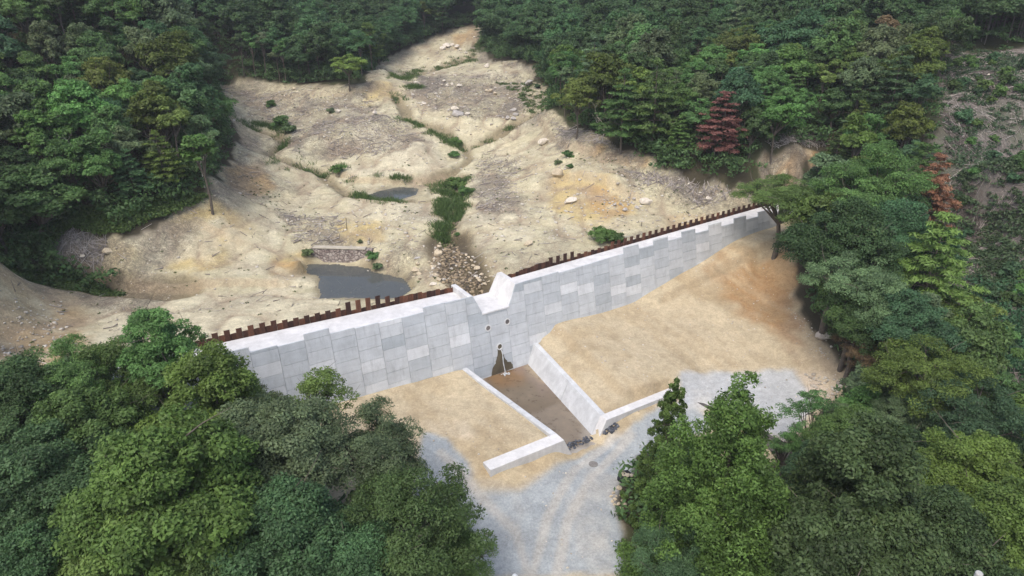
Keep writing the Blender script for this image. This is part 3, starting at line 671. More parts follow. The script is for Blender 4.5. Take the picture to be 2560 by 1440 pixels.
# let the top rims be ends of prisms with outward normals
for me in PM:
    bmn = bmesh.new(); bmn.from_mesh(me); bmesh.ops.recalc_face_normals(bmn, faces=bmn.faces); bmn.to_mesh(me); bmn.free()
def pile_top(s, n):
    tall = n % 2 == 0
    if s < 0:
        q = -s
        if q < 3.6: return .42
        if q < 5.2: return .5
        if q < 7.9: return .58
        if q < 11.6: return (.85 if q < 9 else 1.05) if tall else .28
        if q < 16.5: return .68 if tall else .46
        return .82 if tall else .46
    if s < 3.9: return .34
    if s < 5.5: return .46
    if s < 7.4: return .58
    if s < 10.6: return .88 if tall else .2
    if s < 14: return .52 if tall else .33
    return .76 if tall else .34
rp = random.Random(5)
for sg, s_first, cnt, lab in ((-1, -2.75, 76, "rusty brown sheet pile row with battlement top left of the spillway"), (1, 2.65, 95, "rusty brown sheet pile row with battlement top right of the spillway")):
    root = empty("sheet_pile_wall", D(s_first, 2.93, cz(s_first)), AZ * 0, lab, "sheet piling", "rusty sheet pile rows along the upstream edge of the dam")
    for n in range(cnt):
        s = s_first + sg * .4 * n
        o = bpy.data.objects.new("pile", PM[(n % 2) * 3 + rp.choice((0, 0, 1, 1, 2))]); COL.objects.link(o)
        if sg < 0 and 3.4 < -s < 8.5 and rp.random() < .35: o.data = PM[(n % 2) * 3 + 2]
        p = D(s, 2.93, cz(s) + pile_top(s, n) + rp.uniform(-.02, .02))
        o.parent = root; o.location = Vector(p) - root.location
        o.rotation_euler = (rp.uniform(-.015, .015), rp.uniform(-.012, .012), math.pi / 2 - AZ)

# ---------------------------------------------------------------- stilling basin downstream
basin = empty("stilling_basin", D(0, -6, -5.8), 0, "white walled concrete channel leading from the dam with a wet brown floor", "channel")
def lerp(a, b, t): return a + (b - a) * t
def wsec(sg, t):
    """wall cross-section at t (0 at the dam, 1 at the mouth)"""
    zt = lerp(-3.8 if sg > 0 else -4.05, -4.5, t); hw = lerp(3.35, 2.02, t); o = lerp(-.45, -11.42, t)
    zf = lerp(-5.4, -6.05, t); hb = hw - .48 * (zt + 7.2)
    return o, zt, hw, hb
for sg in (-1, 1):
    mb = MB()
    for ta, tb in ((0, .575), (.578, 1.0)):
        oa, za, ha, ba = wsec(sg, ta); ob, zb, hb_, bb = wsec(sg, tb); T = .43
        A = [(sg * ba, oa, -7.2), (sg * (ha + T), oa, -7.2), (sg * (hb_ + T), ob, -7.2), (sg * bb, ob, -7.2)]
        Bt = [(sg * ha, oa, za), (sg * (ha + T), oa, za), (sg * (hb_ + T), ob, zb), (sg * hb_, ob, zb)]
        if sg > 0: A = A[::-1]; Bt = Bt[::-1]
        mb.hexa([D(*p) for p in A], [D(*p) for p in Bt])
    o = fix(mb.build("side_wall", M["cast"], bevel=.025), basin)
    mb = MB(); e0, e1 = 2.02, (8.0 if sg < 0 else 9.2); of, ob = (-12.42 if sg < 0 else -12.15), -11.43
    A = [(sg * (2.02 - .48 * 2.7), of, -7.2), (sg * e1, of, -7.2), (sg * e1, ob, -7.2), (sg * (2.02 - .48 * 2.7), ob, -7.2)]
    Bt = [(sg * 2.02, of, -4.5), (sg * e1, of, -4.5), (sg * e1, ob, -4.5), (sg * 2.02, ob, -4.5)]
    if sg < 0: A = [A[1], A[0], A[3], A[2]]; Bt = [Bt[1], Bt[0], Bt[3], Bt[2]]
    mb.hexa([D(*p) for p in A], [D(*p) for p in Bt])
    fix(mb.build("wing_wall", M["crest"], bevel=.025), basin)
# floor with silt
na, nb = 61, 25
tt, ff = np.meshgrid(np.linspace(0, 1, na), np.linspace(-1, 1, nb), indexing="ij"); tt = tt.ravel(); ff = ff.ravel()
fo = -.5 - 11.95 * tt; fs = ff * (half_w(fo) - .2); fz = -5.4 - .65 * tt
fx, fy = O[0] + E[0] * fs + N[0] * fo, O[1] + E[1] * fs + N[1] * fo
fc = np.tile(np.array([.150, .118, .080]), (len(fx), 1))
def flay(w_, c): global fc; w_ = np.clip(w_, 0, 1); fc = fc * (1 - w_[:, None]) + np.array(c) * w_[:, None]
fn = fbm(fx, fy, 2.2, 4)
rad = np.hypot(fs - .1, fo + 1.4)
flay(sstep(.0, .5, fn) * .6, (.205, .165, .118)); flay(sstep(.52, .56, tt + .05 * fn) * .45, (.245, .205, .158))
flay(sstep(2.6, .9, rad + fn) * .7, (.215, .125, .055))
flay(sstep(.35, 1.1, fs - half_w(fo) + 1.9 - tt * 2.2 + fn) * .75, (.40, .33, .19)); flay(sstep(1.3, .6, np.abs(fs - half_w(fo) + 1.1) + fn * 1.2) * sstep(.55, .3, tt) * .4, (.26, .20, .17))
flay(sstep(-1.9, -2.5, fs + fn * .6) * sstep(.2, .05, tt) * .8, (.40, .41, .40))
flay(sstep(.80, .98, tt + .22 * fn + .05 * np.abs(ff)) * .85, (.37, .35, .31))
ii = (np.arange(na - 1)[:, None] * nb + np.arange(nb - 1)).ravel(); Qf = np.stack([ii, ii + nb, ii + nb + 1, ii + 1], 1)
me = mesh_np("floor", np.stack([fx, fy, fz], 1), Qf.ravel(), np.full(len(Qf), 4), smooth=True)
ca = me.attributes.new("soil", 'FLOAT_COLOR', 'POINT'); ca.data.foreach_set("color", np.c_[fc, np.ones(len(fc))].astype(np.float32).ravel())
if me.polygons[0].normal.z < 0: me.flip_normals()
mm = MT("wet_silty_floor"); q_ = mm.noise(mm.pos(), 1.6, 6, .65)
mm.bump(mm.noise(mm.pos(), 5, 3, .5), .01, .4)
wet_floor = mm.fin(mm.scale(mm.attr("soil").outputs["Color"], mm.rng(q_, .3, .7, .8, 1.15)), mm.rng(q_, .35, .65, .22, .5), .35)
fix(link("floor", me, wet_floor), basin)

# ---------------------------------------------------------------- old masonry check dam at the pond
mm = MT("rubble_masonry"); pp = mm.n("ShaderNodeTexCoord").outputs["Object"]
vo1 = mm.n("ShaderNodeTexVoronoi", i_Vector=pp, i_Scale=3.4, feature='DISTANCE_TO_EDGE'); vo2 = mm.n("ShaderNodeTexVoronoi", i_Vector=pp, i_Scale=3.4)
cc = mm.mix(mm.n("ShaderNodeSeparateColor", i_0=vo2.outputs["Color"]).outputs[0], (.20, .155, .14), (.44, .39, .34))
cc = mm.mix(mm.rng(vo1.outputs["Distance"], 0, .09, .75, 0), cc, (.12, .10, .09)); mm.bump(mm.rng(vo1.outputs["Distance"], 0, .15, 0, 1), .08, 1)
masonry = mm.fin(cc, .95, .1)
L0, R0 = atz(778, 657, -1.3), atz(926, 661, -1.3); ax = (R0 - L0) / np.linalg.norm(R0 - L0); nn = np.array([-ax[1], ax[0], 0])
wl = float(np.linalg.norm(R0 - L0))
oldw = empty("masonry_check_dam", tuple(L0 * (1, 1, 0) + [0, 0, -2.2]), 0, "small old stone masonry wall with a concrete cap behind the grey pond", "masonry wall")
def W(a, b, z): return tuple(L0 + ax * a + nn * b + np.array([0, 0, z - L0[2]]))
mb = MB(); mb.hexa([W(0, -.1, -2.2), W(wl, -.1, -2.2), W(wl, 1.4, -2.2), W(0, 1.4, -2.2)], [W(.0, .35, .12), W(wl + .2, .35, .12), W(wl + .2, 1.0, .12), W(0, 1.0, .12)])
fix(mb.build("wall", masonry), oldw)
mb = MB(); mb.hexa([W(.2, .28, .123), W(wl - .5, .28, .123), W(wl - .5, 1.0, .123), W(.2, 1.0, .123)], [W(.2, .28, .24), W(wl - .5, .28, .24), W(wl - .5, 1.0, .24), W(.2, 1.0, .24)])
fix(mb.build("cap", mat_concrete("old_cap_mortar", (.44, .40, .32), .15), bevel=.03), oldw)

# ---------------------------------------------------------------- weathered retaining wall below the gravel yard
a0, a1 = atz(1785, 1026, -5.25), atz(1975, 1118, -5.35); ax = (a1 - a0) / np.linalg.norm(a1 - a0); nn = np.array([-ax[1], ax[0], 0]); nn = nn if nn[1] > 0 else -nn
ret = empty("retaining_wall", tuple(a0 - [0, 0, 1.6]), 0, "low dark weathered concrete retaining wall below the pale gravel yard", "retaining wall")
def W2(a, b, z): return tuple(a0 + ax * a + nn * b + np.array([0, 0, z]))
rl = float(np.linalg.norm(a1 - a0)); mb = MB()
Bq = [W2(-2, -.9, -2.2), W2(rl + 2, -.9, -2.2), W2(rl + 2, .3, -2.2), W2(-2, .3, -2.2)]; Tq = [W2(-2, -.08, .02), W2(rl + 2, -.08, .02), W2(rl + 2, .3, .02), W2(-2, .3, .02)]
mb.hexa(Bq, Tq); fix(mb.build("wall", M["oldcon"], bevel=.02), ret)
mb = MB(); mb.hexa([W2(-2, -.12, .023), W2(rl + 2, -.12, .023), W2(rl + 2, .18, .023), W2(-2, .18, .023)], [W2(-2, -.12, .09), W2(rl + 2, -.12, .09), W2(rl + 2, .18, .09), W2(-2, .18, .09)])
fix(mb.build("coping", mat_concrete("dark_coping", (.10, .09, .085), .3), bevel=.02), ret)

# ---------------------------------------------------------------- rocks
def rock_mesh(seed, sub=3):
    r = np.random.default_rng(seed); b = bmesh.new(); bmesh.ops.create_icosphere(b, subdivisions=sub, radius=1)
    V = np.array([v.co[:] for v in b.verts]); k = np.ones(len(V))
    for _ in range(16):
        d = r.normal(size=3); d /= np.linalg.norm(d); c = r.uniform(.46, .84); t = V @ d; k = np.where(t > c, np.minimum(k, c / np.maximum(t, 1e-3)), k)
    V = V * k[:, None] * np.array([1, r.uniform(.7, .95), r.uniform(.55, .8)])
    V += .03 * np.stack([fbm(V[:, 0] * 3 + 10 * i, V[:, 1] * 3 + V[:, 2] * 2, 1.0, 2) for i in range(3)], 1)
    for v, c in zip(b.verts, V): v.co = c
    me = bpy.data.meshes.new("boulder"); b.to_mesh(me); b.free(); me.materials.append(M["rock"])
    me.polygons.foreach_set("use_smooth", np.ones(len(me.polygons), bool)) if False else None
    return me
ROCK = [rock_mesh(20 + i, 3 if i < 5 else 2) for i in range(9)]
def boulder(u, v, wpx, label, group=None, col=(1, 1, 1), name="boulder", sink=.22, asp=1.0, tall=1.0):
    p = G(u, v); dist = math.sqrt(p[0] ** 2 + p[1] ** 2 + (p[2] - CAM_Z) ** 2); r = wpx * dist / F_PX / 2
    z = zg(p[0], p[1])
    o = bpy.data.objects.new(name, rp.choice(ROCK[:5] if wpx > 14 else ROCK)); COL.objects.link(o)
    o.location = (p[0], p[1], z + r * (.62 * tall - sink)); o.scale = (r, r * asp, r * tall); o.rotation_euler = (rp.uniform(-.25, .25), rp.uniform(-.25, .25), rp.uniform(0, 6.28) if asp == 1 else rp.uniform(-.3, .3))
    k = rp.uniform(.88, 1.1); o.color = (col[0] * k, col[1] * k, col[2] * k, 1)
    return tag(o, label, "boulder" if name == "boulder" else "stone", group)
GRY = (.80, .84, .95); PAL = (1.15, 1.17, 1.2); TAN = (1.02, .97, .85)
for a in [
 (1356,360,36,"big smooth cream boulder half buried in the orange cut below the right forest",None,PAL,.75,.95),
 (1394,453,30,"pale upright slab of rock at the top left of the yellow cut bank",None,TAN,1.0,1.3),
 (1424,504,52,"broad flat pale rock bedded in the middle of the yellow bank",None,PAL,.8,.6),
 (1319,612,36,"cream flat rock alone on the sandy plain right of the stone creek",None,TAN,.8,.7),
 (1612,508,46,"longest pale rock at the right end of the rock cluster behind the right wing",None,PAL,.6,.8),
 (1322,212,26,"grey angular boulder at the foot of the right forest by the green wet patch",None,GRY,1.0,1.1),
 (845,281,20,"white boulder beside a low green shrub on the back terrace",None,PAL,1.0,.9),
 (936,285,17,"white block standing alone on the dark litter mound",None,PAL,1.0,1.1),
 (737,230,13,"small cream block at the foot of the back tree row",None,TAN,1.0,1.0),
 (560,270,20,"grey boulder in the left creek under the trees",None,GRY,.8,.9),
 (2059,846,42,"large smooth grey boulder at the edge of the right hand thicket",None,(.86,.86,.90),.8,.8),
 (207,647,20,"white fragment of rock low on the left bank",None,PAL,.6,.7),
 (271,640,28,"pale yellowish rock set in the brown litter of the left bank",None,TAN,.9,.9),
 (1142,289,36,"largest grey rock of the pile in the middle of the bare valley",None,GRY,.9,.9),
 (1136,277,26,"white rock on top of the pile in the middle of the bare valley",None,PAL,.9,.9),
 (1167,286,22,"pale rock lying right of the pile in the middle of the bare valley",None,PAL,.8,.6),
 (1770,497,18,"small white boulder on the grey litter behind the right wing",None,PAL,.9,1.1),
 (1041,646,28,"flat grey stone slab on the hump right of the pond",None,GRY,.5,.4),
 (1093,632,28,"tall cream boulder leaning over the left edge of the stone creek",None,TAN,.8,1.2),
 (1081,711,30,"long white boulder by the dam's sheet piles at the creek",None,PAL,.5,.7),
 (1191,669,26,"big cream boulder on the right edge of the stone creek",None,TAN,.8,1.0),
 (1218,1428,22,"pale grey rock at the foot of the lower left trees",None,(.9,.95,1.05),.8,.8),
]: boulder(*a[:6], asp=a[6], tall=a[7])
def many(lst, label, group, col=PAL, cat="boulder"):
    for u, v, wd in lst: boulder(u, v, wd, label, group, col, "boulder", .25, 1.0, rp.uniform(.75, 1.0))
many([(1585,500,15),(1537,514,17),(1551,512,15),(1561,526,20),(1593,520,13),(1579,507,11),(1572,494,9),(1570,512,9)], "pale grey rock in the cluster on the slope behind the right wing", "rocks clustered behind the right wing", GRY)
many([(1110,205,17),(1119,214,16),(1130,212,12),(1146,218,20),(1153,214,12),(1105,213,10)], "whitish rock in the upper heap on the bare valley floor", "rocks heaped on the upper valley floor")
many([(1216,226,12),(1226,229,16),(1238,235,17)], "cream rock in the row of three beside the green wet patch", "row of rocks beside the green wet patch", TAN)
many([(1117,117,30),(1105,123,20),(1130,115,18),(1142,121,22),(1150,125,12),(1165,134,12)], "white rock of the outcrop high in the narrow valley", "white outcrop high in the valley")
many([(1285,277,22),(1289,288,18),(1268,295,20),(1282,299,22),(1258,293,10)], "grey white rock beside the right hand gully", "rocks beside the right hand gully", GRY)
many([(1040,210,18),(1031,236,12),(1090,236,11),(1101,234,10),(1088,249,14),(1058,258,16),(1216,168,24),(1255,205,9),(1137,188,13),(1084,184,10),(1185,93,10),(1223,113,10)], "scattered white rock on the upper bare ground", "white rocks scattered on the upper ground")
many([(1100,597,14),(1097,611,15),(1085,642,13),(1072,652,11),(1082,664,19),(1079,655,12),(1071,690,11),(1091,688,20),(1096,700,18),(1045,663,20),(1038,676,26),(1047,683,22),(1034,691,12),(1050,697,16),(1004,721,12),(1065,674,10),(1092,620,12)], "cream boulder on the left edge of the stone creek", "boulders along the left edge of the stone creek", TAN)
many([(1165,630,13),(1172,638,12),(1179,645,13),(1183,655,12),(1205,682,14),(1214,689,12),(1226,687,13),(1200,697,22),(1212,703,18),(1193,690,12),(1222,697,11)], "cream boulder on the right edge of the stone creek", "boulders along the right edge of the stone creek", TAN)
many([(719,550,10),(729,555,12),(690,309,10),(660,262,9),(820,283,9),(866,297,8),(1175,552,10),(1195,583,8),(1240,592,9),(1395,690,9),(1400,625,8)], "small pale stone lying alone on the bare soil", "lone small stones on the bare soil", PAL)
many([(1548,1222,19),(1534,1233,13),(1527,1242,13),(1540,1241,10),(1551,1239,12),(1538,1250,13),(1546,1262,16),(1556,1252,12),(1561,1243,10),(1545,1279,18),(1530,1254,10),(1563,1262,16),(1553,1270,12),(1536,1262,9)], "rounded cream stone in the heap beside the gravel track", "stones heaped beside the gravel track", TAN)
many([(2046,838,7),(2050,872,9),(2056,885,9),(2061,890,7),(2077,868,8),(2053,880,7)], "small white stone below the large grey boulder", "small stones below the large grey boulder", PAL)
many([(2525,745,14),(2470,190,10)], "pale rock on the felled slope", "rocks on the felled slope", PAL)

def stone_bits(name, pts, rad, mat, seed, flat=.6, tints=(0, 1)):
    """one mesh of many loose angular stones"""
    r = np.random.default_rng(seed); base = []
    for i in range(6):
        b = bmesh.new(); bmesh.ops.create_icosphere(b, subdivisions=1, radius=1)
        V = np.array([v.co[:] for v in b.verts]); V *= r.uniform(.7, 1.1, (len(V), 1)); base.append((V, np.array([[x.index for x in f.verts] for f in b.faces]))); b.free()
    VV, LL, TT = [], [], []; c = 0
    for (x, y, z), q in zip(pts, rad):
        V, Fc = base[r.integers(6)]; a = r.uniform(0, 6.28); sc = q * np.array([1, r.uniform(.6, 1), flat * r.uniform(.7, 1.2)])
        v = V * sc; v = np.stack([v[:, 0] * math.cos(a) - v[:, 1] * math.sin(a), v[:, 0] * math.sin(a) + v[:, 1] * math.cos(a), v[:, 2]], 1) + (x, y, z + q * flat * .35)
        VV.append(v); LL.append(Fc + c); c += len(V); TT.append(np.full(len(Fc), r.uniform(*tints)))
    L = np.concatenate(LL)
    return link(name, mesh_np(name, np.concatenate(VV), L.ravel(), np.full(len(L), 3), {"tint": ('FACE', np.concatenate(TT))}), mat)
def scatter(poly, n, seed, avoid=None):
    r = np.random.default_rng(seed); lo, hi = poly.min(0), poly.max(0); out = []
    while len(out) < n:
        x = r.uniform(lo[0], hi[0], n * 3); y = r.uniform(lo[1], hi[1], n * 3); k = sdist(poly, x, y) > 0
        if avoid is not None: k &= avoid(x, y)
        out += list(zip(x[k], y[k]))
    out = np.array(out[:n]); return np.c_[out, ZG(out[:, 0], out[:, 1])]
cob = mat_tint("creek_cobbles", (.060, .048, .036), (.36, .28, .175), .6, 5, .3, .3)
bed = P_((1108,592),(1136,592),(1160,640),(1185,680),(1215,735),(1165,745),(1100,705),(1092,660),(1112,620))
p = scatter(bed, 620, 3); tag(stone_bits("cobbles", p, np.random.default_rng(1).uniform(.08, .26, len(p)), cob, 5), "wet brown and tan cobbles filling the creek bed behind the spillway", "cobbles", kind="stuff")
p = scatter(P_((1128,490),(1152,490),(1150,540),(1134,595),(1112,595),(1122,540)), 160, 6); tag(stone_bits("creek_stones", p, np.random.default_rng(2).uniform(.08, .22, len(p)), cob, 6, tints=(0, .5)), "dark stones in the narrow creek between green reeds", "stones", kind="stuff")
dgrey = mat_tint("dark_broken_stone", (.035, .04, .05), (.14, .15, .17), .8, 5, .3)
p = np.concatenate([scatter(P_((1365,1108),(1410,1110),(1475,1086),(1482,1098),(1440,1120),(1375,1120)), 150, 8), scatter(P_((1508,1088),(1512,1068),(1535,1058),(1548,1066),(1530,1082)), 70, 9)])
tag(stone_bits("rubble", p, np.random.default_rng(3).uniform(.06, .17, len(p)), dgrey, 9), "dark blue grey broken stone at the mouth of the channel", "rubble", kind="stuff")
pst = mat_tint("pale_stones", (.36, .32, .26), (.60, .56, .49), .9, 5, .2)
p = np.concatenate([scatter(P_((1230,380),(1500,400),(1840,490),(1700,560),(1400,620),(1200,600)), 420, 10), scatter(P_((560,230),(900,230),(1050,370),(860,400),(700,300)), 420, 12), scatter(P_((1000,200),(1320,180),(1330,290),(1200,330),(1020,270)), 380, 13), scatter(P_((700,530),(1080,520),(1060,650),(760,610)), 260, 14), scatter(P_((1500,470),(1600,480),(1620,530),(1480,530)), 90, 15), scatter(P_((1090,600),(1250,650),(1240,690),(1060,700)), 120, 16), scatter(P_((-20,720),(150,740),(180,870),(0,890)), 130, 17), scatter(P_((2000,930),(2130,960),(2060,1010)), 90, 18), scatter(UPCLR, 900, 19)])
tag(stone_bits("small_stones", p, np.abs(np.random.default_rng(4).normal(.03, .085, len(p))) + .05, pst, 11), "small pale stones strewn over the bare valley soil", "stones", kind="stuff")

p = np.concatenate([scatter(DNCLR, 500, 25), scatter(P_((1960,760),(2020,800),(2110,900),(2030,900)), 90, 26)])
p = p[(np.abs(SO(p[:, 0], p[:, 1])[0]) > 5) | (SO(p[:, 0], p[:, 1])[1] < -13.5)]
tag(stone_bits('loose_stones', p, np.abs(np.random.default_rng(8).normal(.02, .035, len(p))) + .025, pst, 27), 'little pale stones lying on the fill and the track below the dam', 'stones', kind='stuff')
# net bag of stones by the track
p = G(1563, 1200); z = zg(p[0], p[1]); bag = empty("stone_sack", (p[0], p[1], z), 0, "black net sack with pale stones on top beside the track", "net sack")
b = bmesh.new(); bmesh.ops.create_icosphere(b, subdivisions=3, radius=.55)
for v in b.verts:
    q = 1 + .10 * math.sin(9 * v.co.x + 3) * math.sin(11 * v.co.y) + .05 * math.sin(17 * v.co.z); v.co = (v.co.x * q, v.co.y * q, max(v.co.z * .8, -.2) + .2)
me = bpy.data.meshes.new("net"); b.to_mesh(me); b.free(); no = link("net", me, M["black"], bag)
for i in range(9):
    o = link("stone", ROCK[5 + i % 4], None, bag, (rp.uniform(-.34, .34), rp.uniform(-.3, .34), .60 + rp.uniform(-.03, .04))); o.scale = (.22, .19, .14); o.color = (1, .98, .92, 1)
mb = MB(); mb.tube([(-.55, -.1, .3), (-.25, -.05, .76), (.1, .05, .80), (.52, .1, .35)], [.02] * 4, 5); mb.build("strap", M["black"], bag)
# stakes
for u, v, h, lab, hd in ((867, 573, 1.3, "thin dark survey stake standing on the soil above the pond", False), (1603, 566, .55, "short stake with a small flat board near the right sheet piles", True)):
    p = G(u, v); z = zg(p[0], p[1]); t_ = empty("survey_stake", (p[0], p[1], z), 0, lab, "stake")
    mb = MB(); mb.tube([(0, 0, -.15), (.04, 0, h)], [.035, .03], 6); mb.build("post", M["bark"], t_)
    if hd: mb = MB(); mb.hexa([(-.25, -.12, h), (.3, -.12, h), (.3, .12, h), (-.25, .12, h)], [(-.25, -.12, h + .04), (.3, -.12, h + .04), (.3, .12, h + .04), (-.25, .12, h + .04)]); mb.build("board", M["rock"], t_)
# iron cover in the track
p = G(1483, 1164); mb = MB(); mb.tube([(0, 0, -.05), (0, 0, .03), (0, 0, .034)], [.32, .32, .30], 28)
tag(mb.build("manhole_cover", mat_tint("cast_iron", (.20, .19, .175), (.25, .24, .22), .7)), "round grey cover lying in the gravel track", "cover").location = (p[0], p[1], zg(p[0], p[1]))
# pole at the lower right
p = atd(2449, 1431, 21.3); gz = zg(p[0], p[1]); pole = empty("utility_pole", (p[0], p[1], gz), 0, "top of a round grey concrete pole among the lower right trees", "pole")
hp = p[2] - gz; mb = MB(); mb.tube([(0, 0, -.3), (0, 0, hp * .5), (0, 0, hp - .03), (0, 0, hp)], [.17, .14, .11, .085], 16); mb.build("shaft", mat_concrete("pole_concrete", (.42, .42, .40), .1), pole)
mb = MB(); mb.tube([(0, 0, hp - .55), (0, 0, hp - .42)], [.125, .125], 16); mb.build("band", M["steel"], pole)
# ---------------------------------------------------------------- trees
def leaf_quads(C, Rr, n_per, leaf, flat, r, asp=.55, up=.45, rnd=.75, low=-.35, shell=.5, tintj=.22, centre=None):
    """leaf faces gathered in clumps: C clump centres, Rr clump radii"""
    C = np.asarray(C, float); Rr = np.asarray(Rr, float); nb = len(C)
    cnt = np.maximum((n_per * (Rr / Rr.mean()) ** 2).astype(int), 6); idx = np.repeat(np.arange(nb), cnt); n = len(idx)
    d = r.normal(size=(n, 3)); d /= np.linalg.norm(d, axis=1)[:, None]
    d[:, 2] = np.where(d[:, 2] < low, -d[:, 2], d[:, 2])
    rad = (shell + (1 - shell) * r.random(n) ** .6) * (1 + .12 * r.normal(size=n))
    P = C[idx] + d * (Rr[idx] * rad)[:, None] * np.array([1, 1, flat])
    nv = d * .8 + np.array([0, 0, up]) + rnd * r.normal(size=(n, 3))
    if centre is not None:
        q = C[idx] - centre; q /= np.linalg.norm(q, axis=1)[:, None] + 1e-6; nv += .5 * q
    nv /= np.linalg.norm(nv, axis=1)[:, None]
    t = np.cross(nv, r.normal(size=(n, 3))); t /= np.linalg.norm(t, axis=1)[:, None]; b = np.cross(nv, t)
    L = (leaf * r.uniform(.5, 1.65, n))[:, None]; Wd = L * asp
    V = np.stack([P - t * L * .5, P + b * Wd * .5 + t * L * .05, P + t * L * .5 - nv * L * .12, P - b * Wd * .5 + t * L * .05], 1).reshape(-1, 3)
    ct = np.clip(.42 + tintj * .7 * r.normal(size=nb), .05, .85)
    tint = np.clip(ct[idx] + tintj * .55 * r.normal(size=n), 0, 1)
    return V, tint
def crown_mesh(parts):
    V = np.concatenate([p[0] for p in parts]); T = np.concatenate([p[1] for p in parts]); n = len(T)
    me = mesh_np("crown", V, np.arange(4 * n), np.full(n, 4), {"tint": ('FACE', T)}); me.materials.append(M["leaf"]); return me
def limbs(mb, base, tips, r0, rs, bend=.25, a=.4, sides=6, twigs=0):
    """trunk to the crown base, limbs out to the tips"""
    for tip in tips:
        tip = Vector(tip); b = Vector(base); m = b.lerp(tip, .5) + Vector((rs.uniform(-1, 1), rs.uniform(-1, 1), rs.uniform(.1, .8))) * bend * (tip - b).length * .5
        P = [b, b.lerp(m, .55) + Vector((0, 0, .03)), m, m.lerp(tip, .6), tip]
        mb.tube(P, [r0, r0 * .8, r0 * .58, r0 * .36, r0 * .12], sides, a, False)
        for _ in range(twigs):
            q = rs.uniform(.45, .95); s_ = m.lerp(tip, q); e = s_ + Vector((rs.uniform(-1, 1), rs.uniform(-1, 1), rs.uniform(-.1, 1))) * (tip - b).length * .28
            mb.tube([s_, s_.lerp(e, .5) + Vector((rs.uniform(-.1, .1), rs.uniform(-.1, .1), .05)), e], [r0 * .3, r0 * .2, r0 * .06], 4, a, False)
PROTO = {}
def proto(key, crown, mb, mat, hc, rad, htop):
    tr = None
    if mb is not None:
        tr = mb.mesh("trunk", True); tr.materials.append(mat)
    if crown is not None:          # true middle and reach of the leaves
        q = np.empty(len(crown.vertices) * 3, np.float32); crown.vertices.foreach_get("co", q); q = q.reshape(-1, 3)
        hc = float((np.percentile(q[:, 2], 3) + np.percentile(q[:, 2], 99)) / 2); rad = float(np.percentile(np.hypot(q[:, 0], q[:, 1]), 96))
    PROTO[key] = (crown, tr, hc, rad, htop)

def dome_tree(key, seed, rad, rz, hc, nb, n_per, leaf, flat=.7, lobes=6, bsz=.27, asp=.55, spread=.62, tj=.22, ntips=12, trunk_r=.18, open_=0.0, lean=0.0):
    r = np.random.default_rng(seed); rs = random.Random(seed)
    lc = []
    for i in range(lobes):
        a = 6.283 * i / lobes + r.uniform(-.4, .4); q = rad * spread * r.uniform(.55, 1.05)
        lc.append((math.cos(a) * q, math.sin(a) * q, hc + rz * r.uniform(-.45, .25), rad * r.uniform(.36, .52)))
    lc.append((r.uniform(-.15, .15) * rad, r.uniform(-.15, .15) * rad, hc + rz * .42, rad * .52)); lc.append((rad * r.uniform(-.3, .3), rad * r.uniform(-.3, .3), hc + rz * .62, rad * .36))
    lc = np.array(lc); C = []; R_ = []
    while len(C) < nb:
        i = r.integers(len(lc)); d = r.normal(size=3); d /= np.linalg.norm(d)
        if d[2] < -.45 and r.random() < .75: d[2] = -d[2]
        q = r.uniform(.72, 1.0) if r.random() < .82 else r.uniform(.2, .7)
        p = lc[i, :3] + d * lc[i, 3] * q * np.array([1, 1, .85])
        C.append(p); R_.append(rad * bsz * r.uniform(.6, 1.15) * (1 if q > .7 else 1.2))
    C = np.array(C); C[:, 0] += lean * (C[:, 2] - hc * .4)
    if open_ > 0:
        keep = vnoise(C[:, 0] / rad * 2.2 + seed, C[:, 1] / rad * 2.2 + C[:, 2]) > (-.5 + open_); C = C[keep]; R_ = np.array(R_)[keep]
    v = leaf_quads(C, R_, n_per, leaf, flat, r, asp, tintj=tj, centre=np.array([0, 0, hc - rz * .4]))
    mb = MB(); hb = max(hc - rz * 1.05, hc * .30)
    mb.tube([(0, 0, -.5), (.05 * rad, .0, hb * .5), (lean * hb * .5, .03 * rad, hb)], [trunk_r * 1.25, trunk_r, trunk_r * .85], 8, .35, False)
    tips = C[r.choice(len(C), min(ntips, len(C)), replace=False)]
    limbs(mb, (lean * hb * .5, .03 * rad, hb - .1), tips, trunk_r * .6, rs, .25, .4, 5, 2)
    proto(key, crown_mesh([v]), mb, M["bark"], hc, rad, hc + rz)

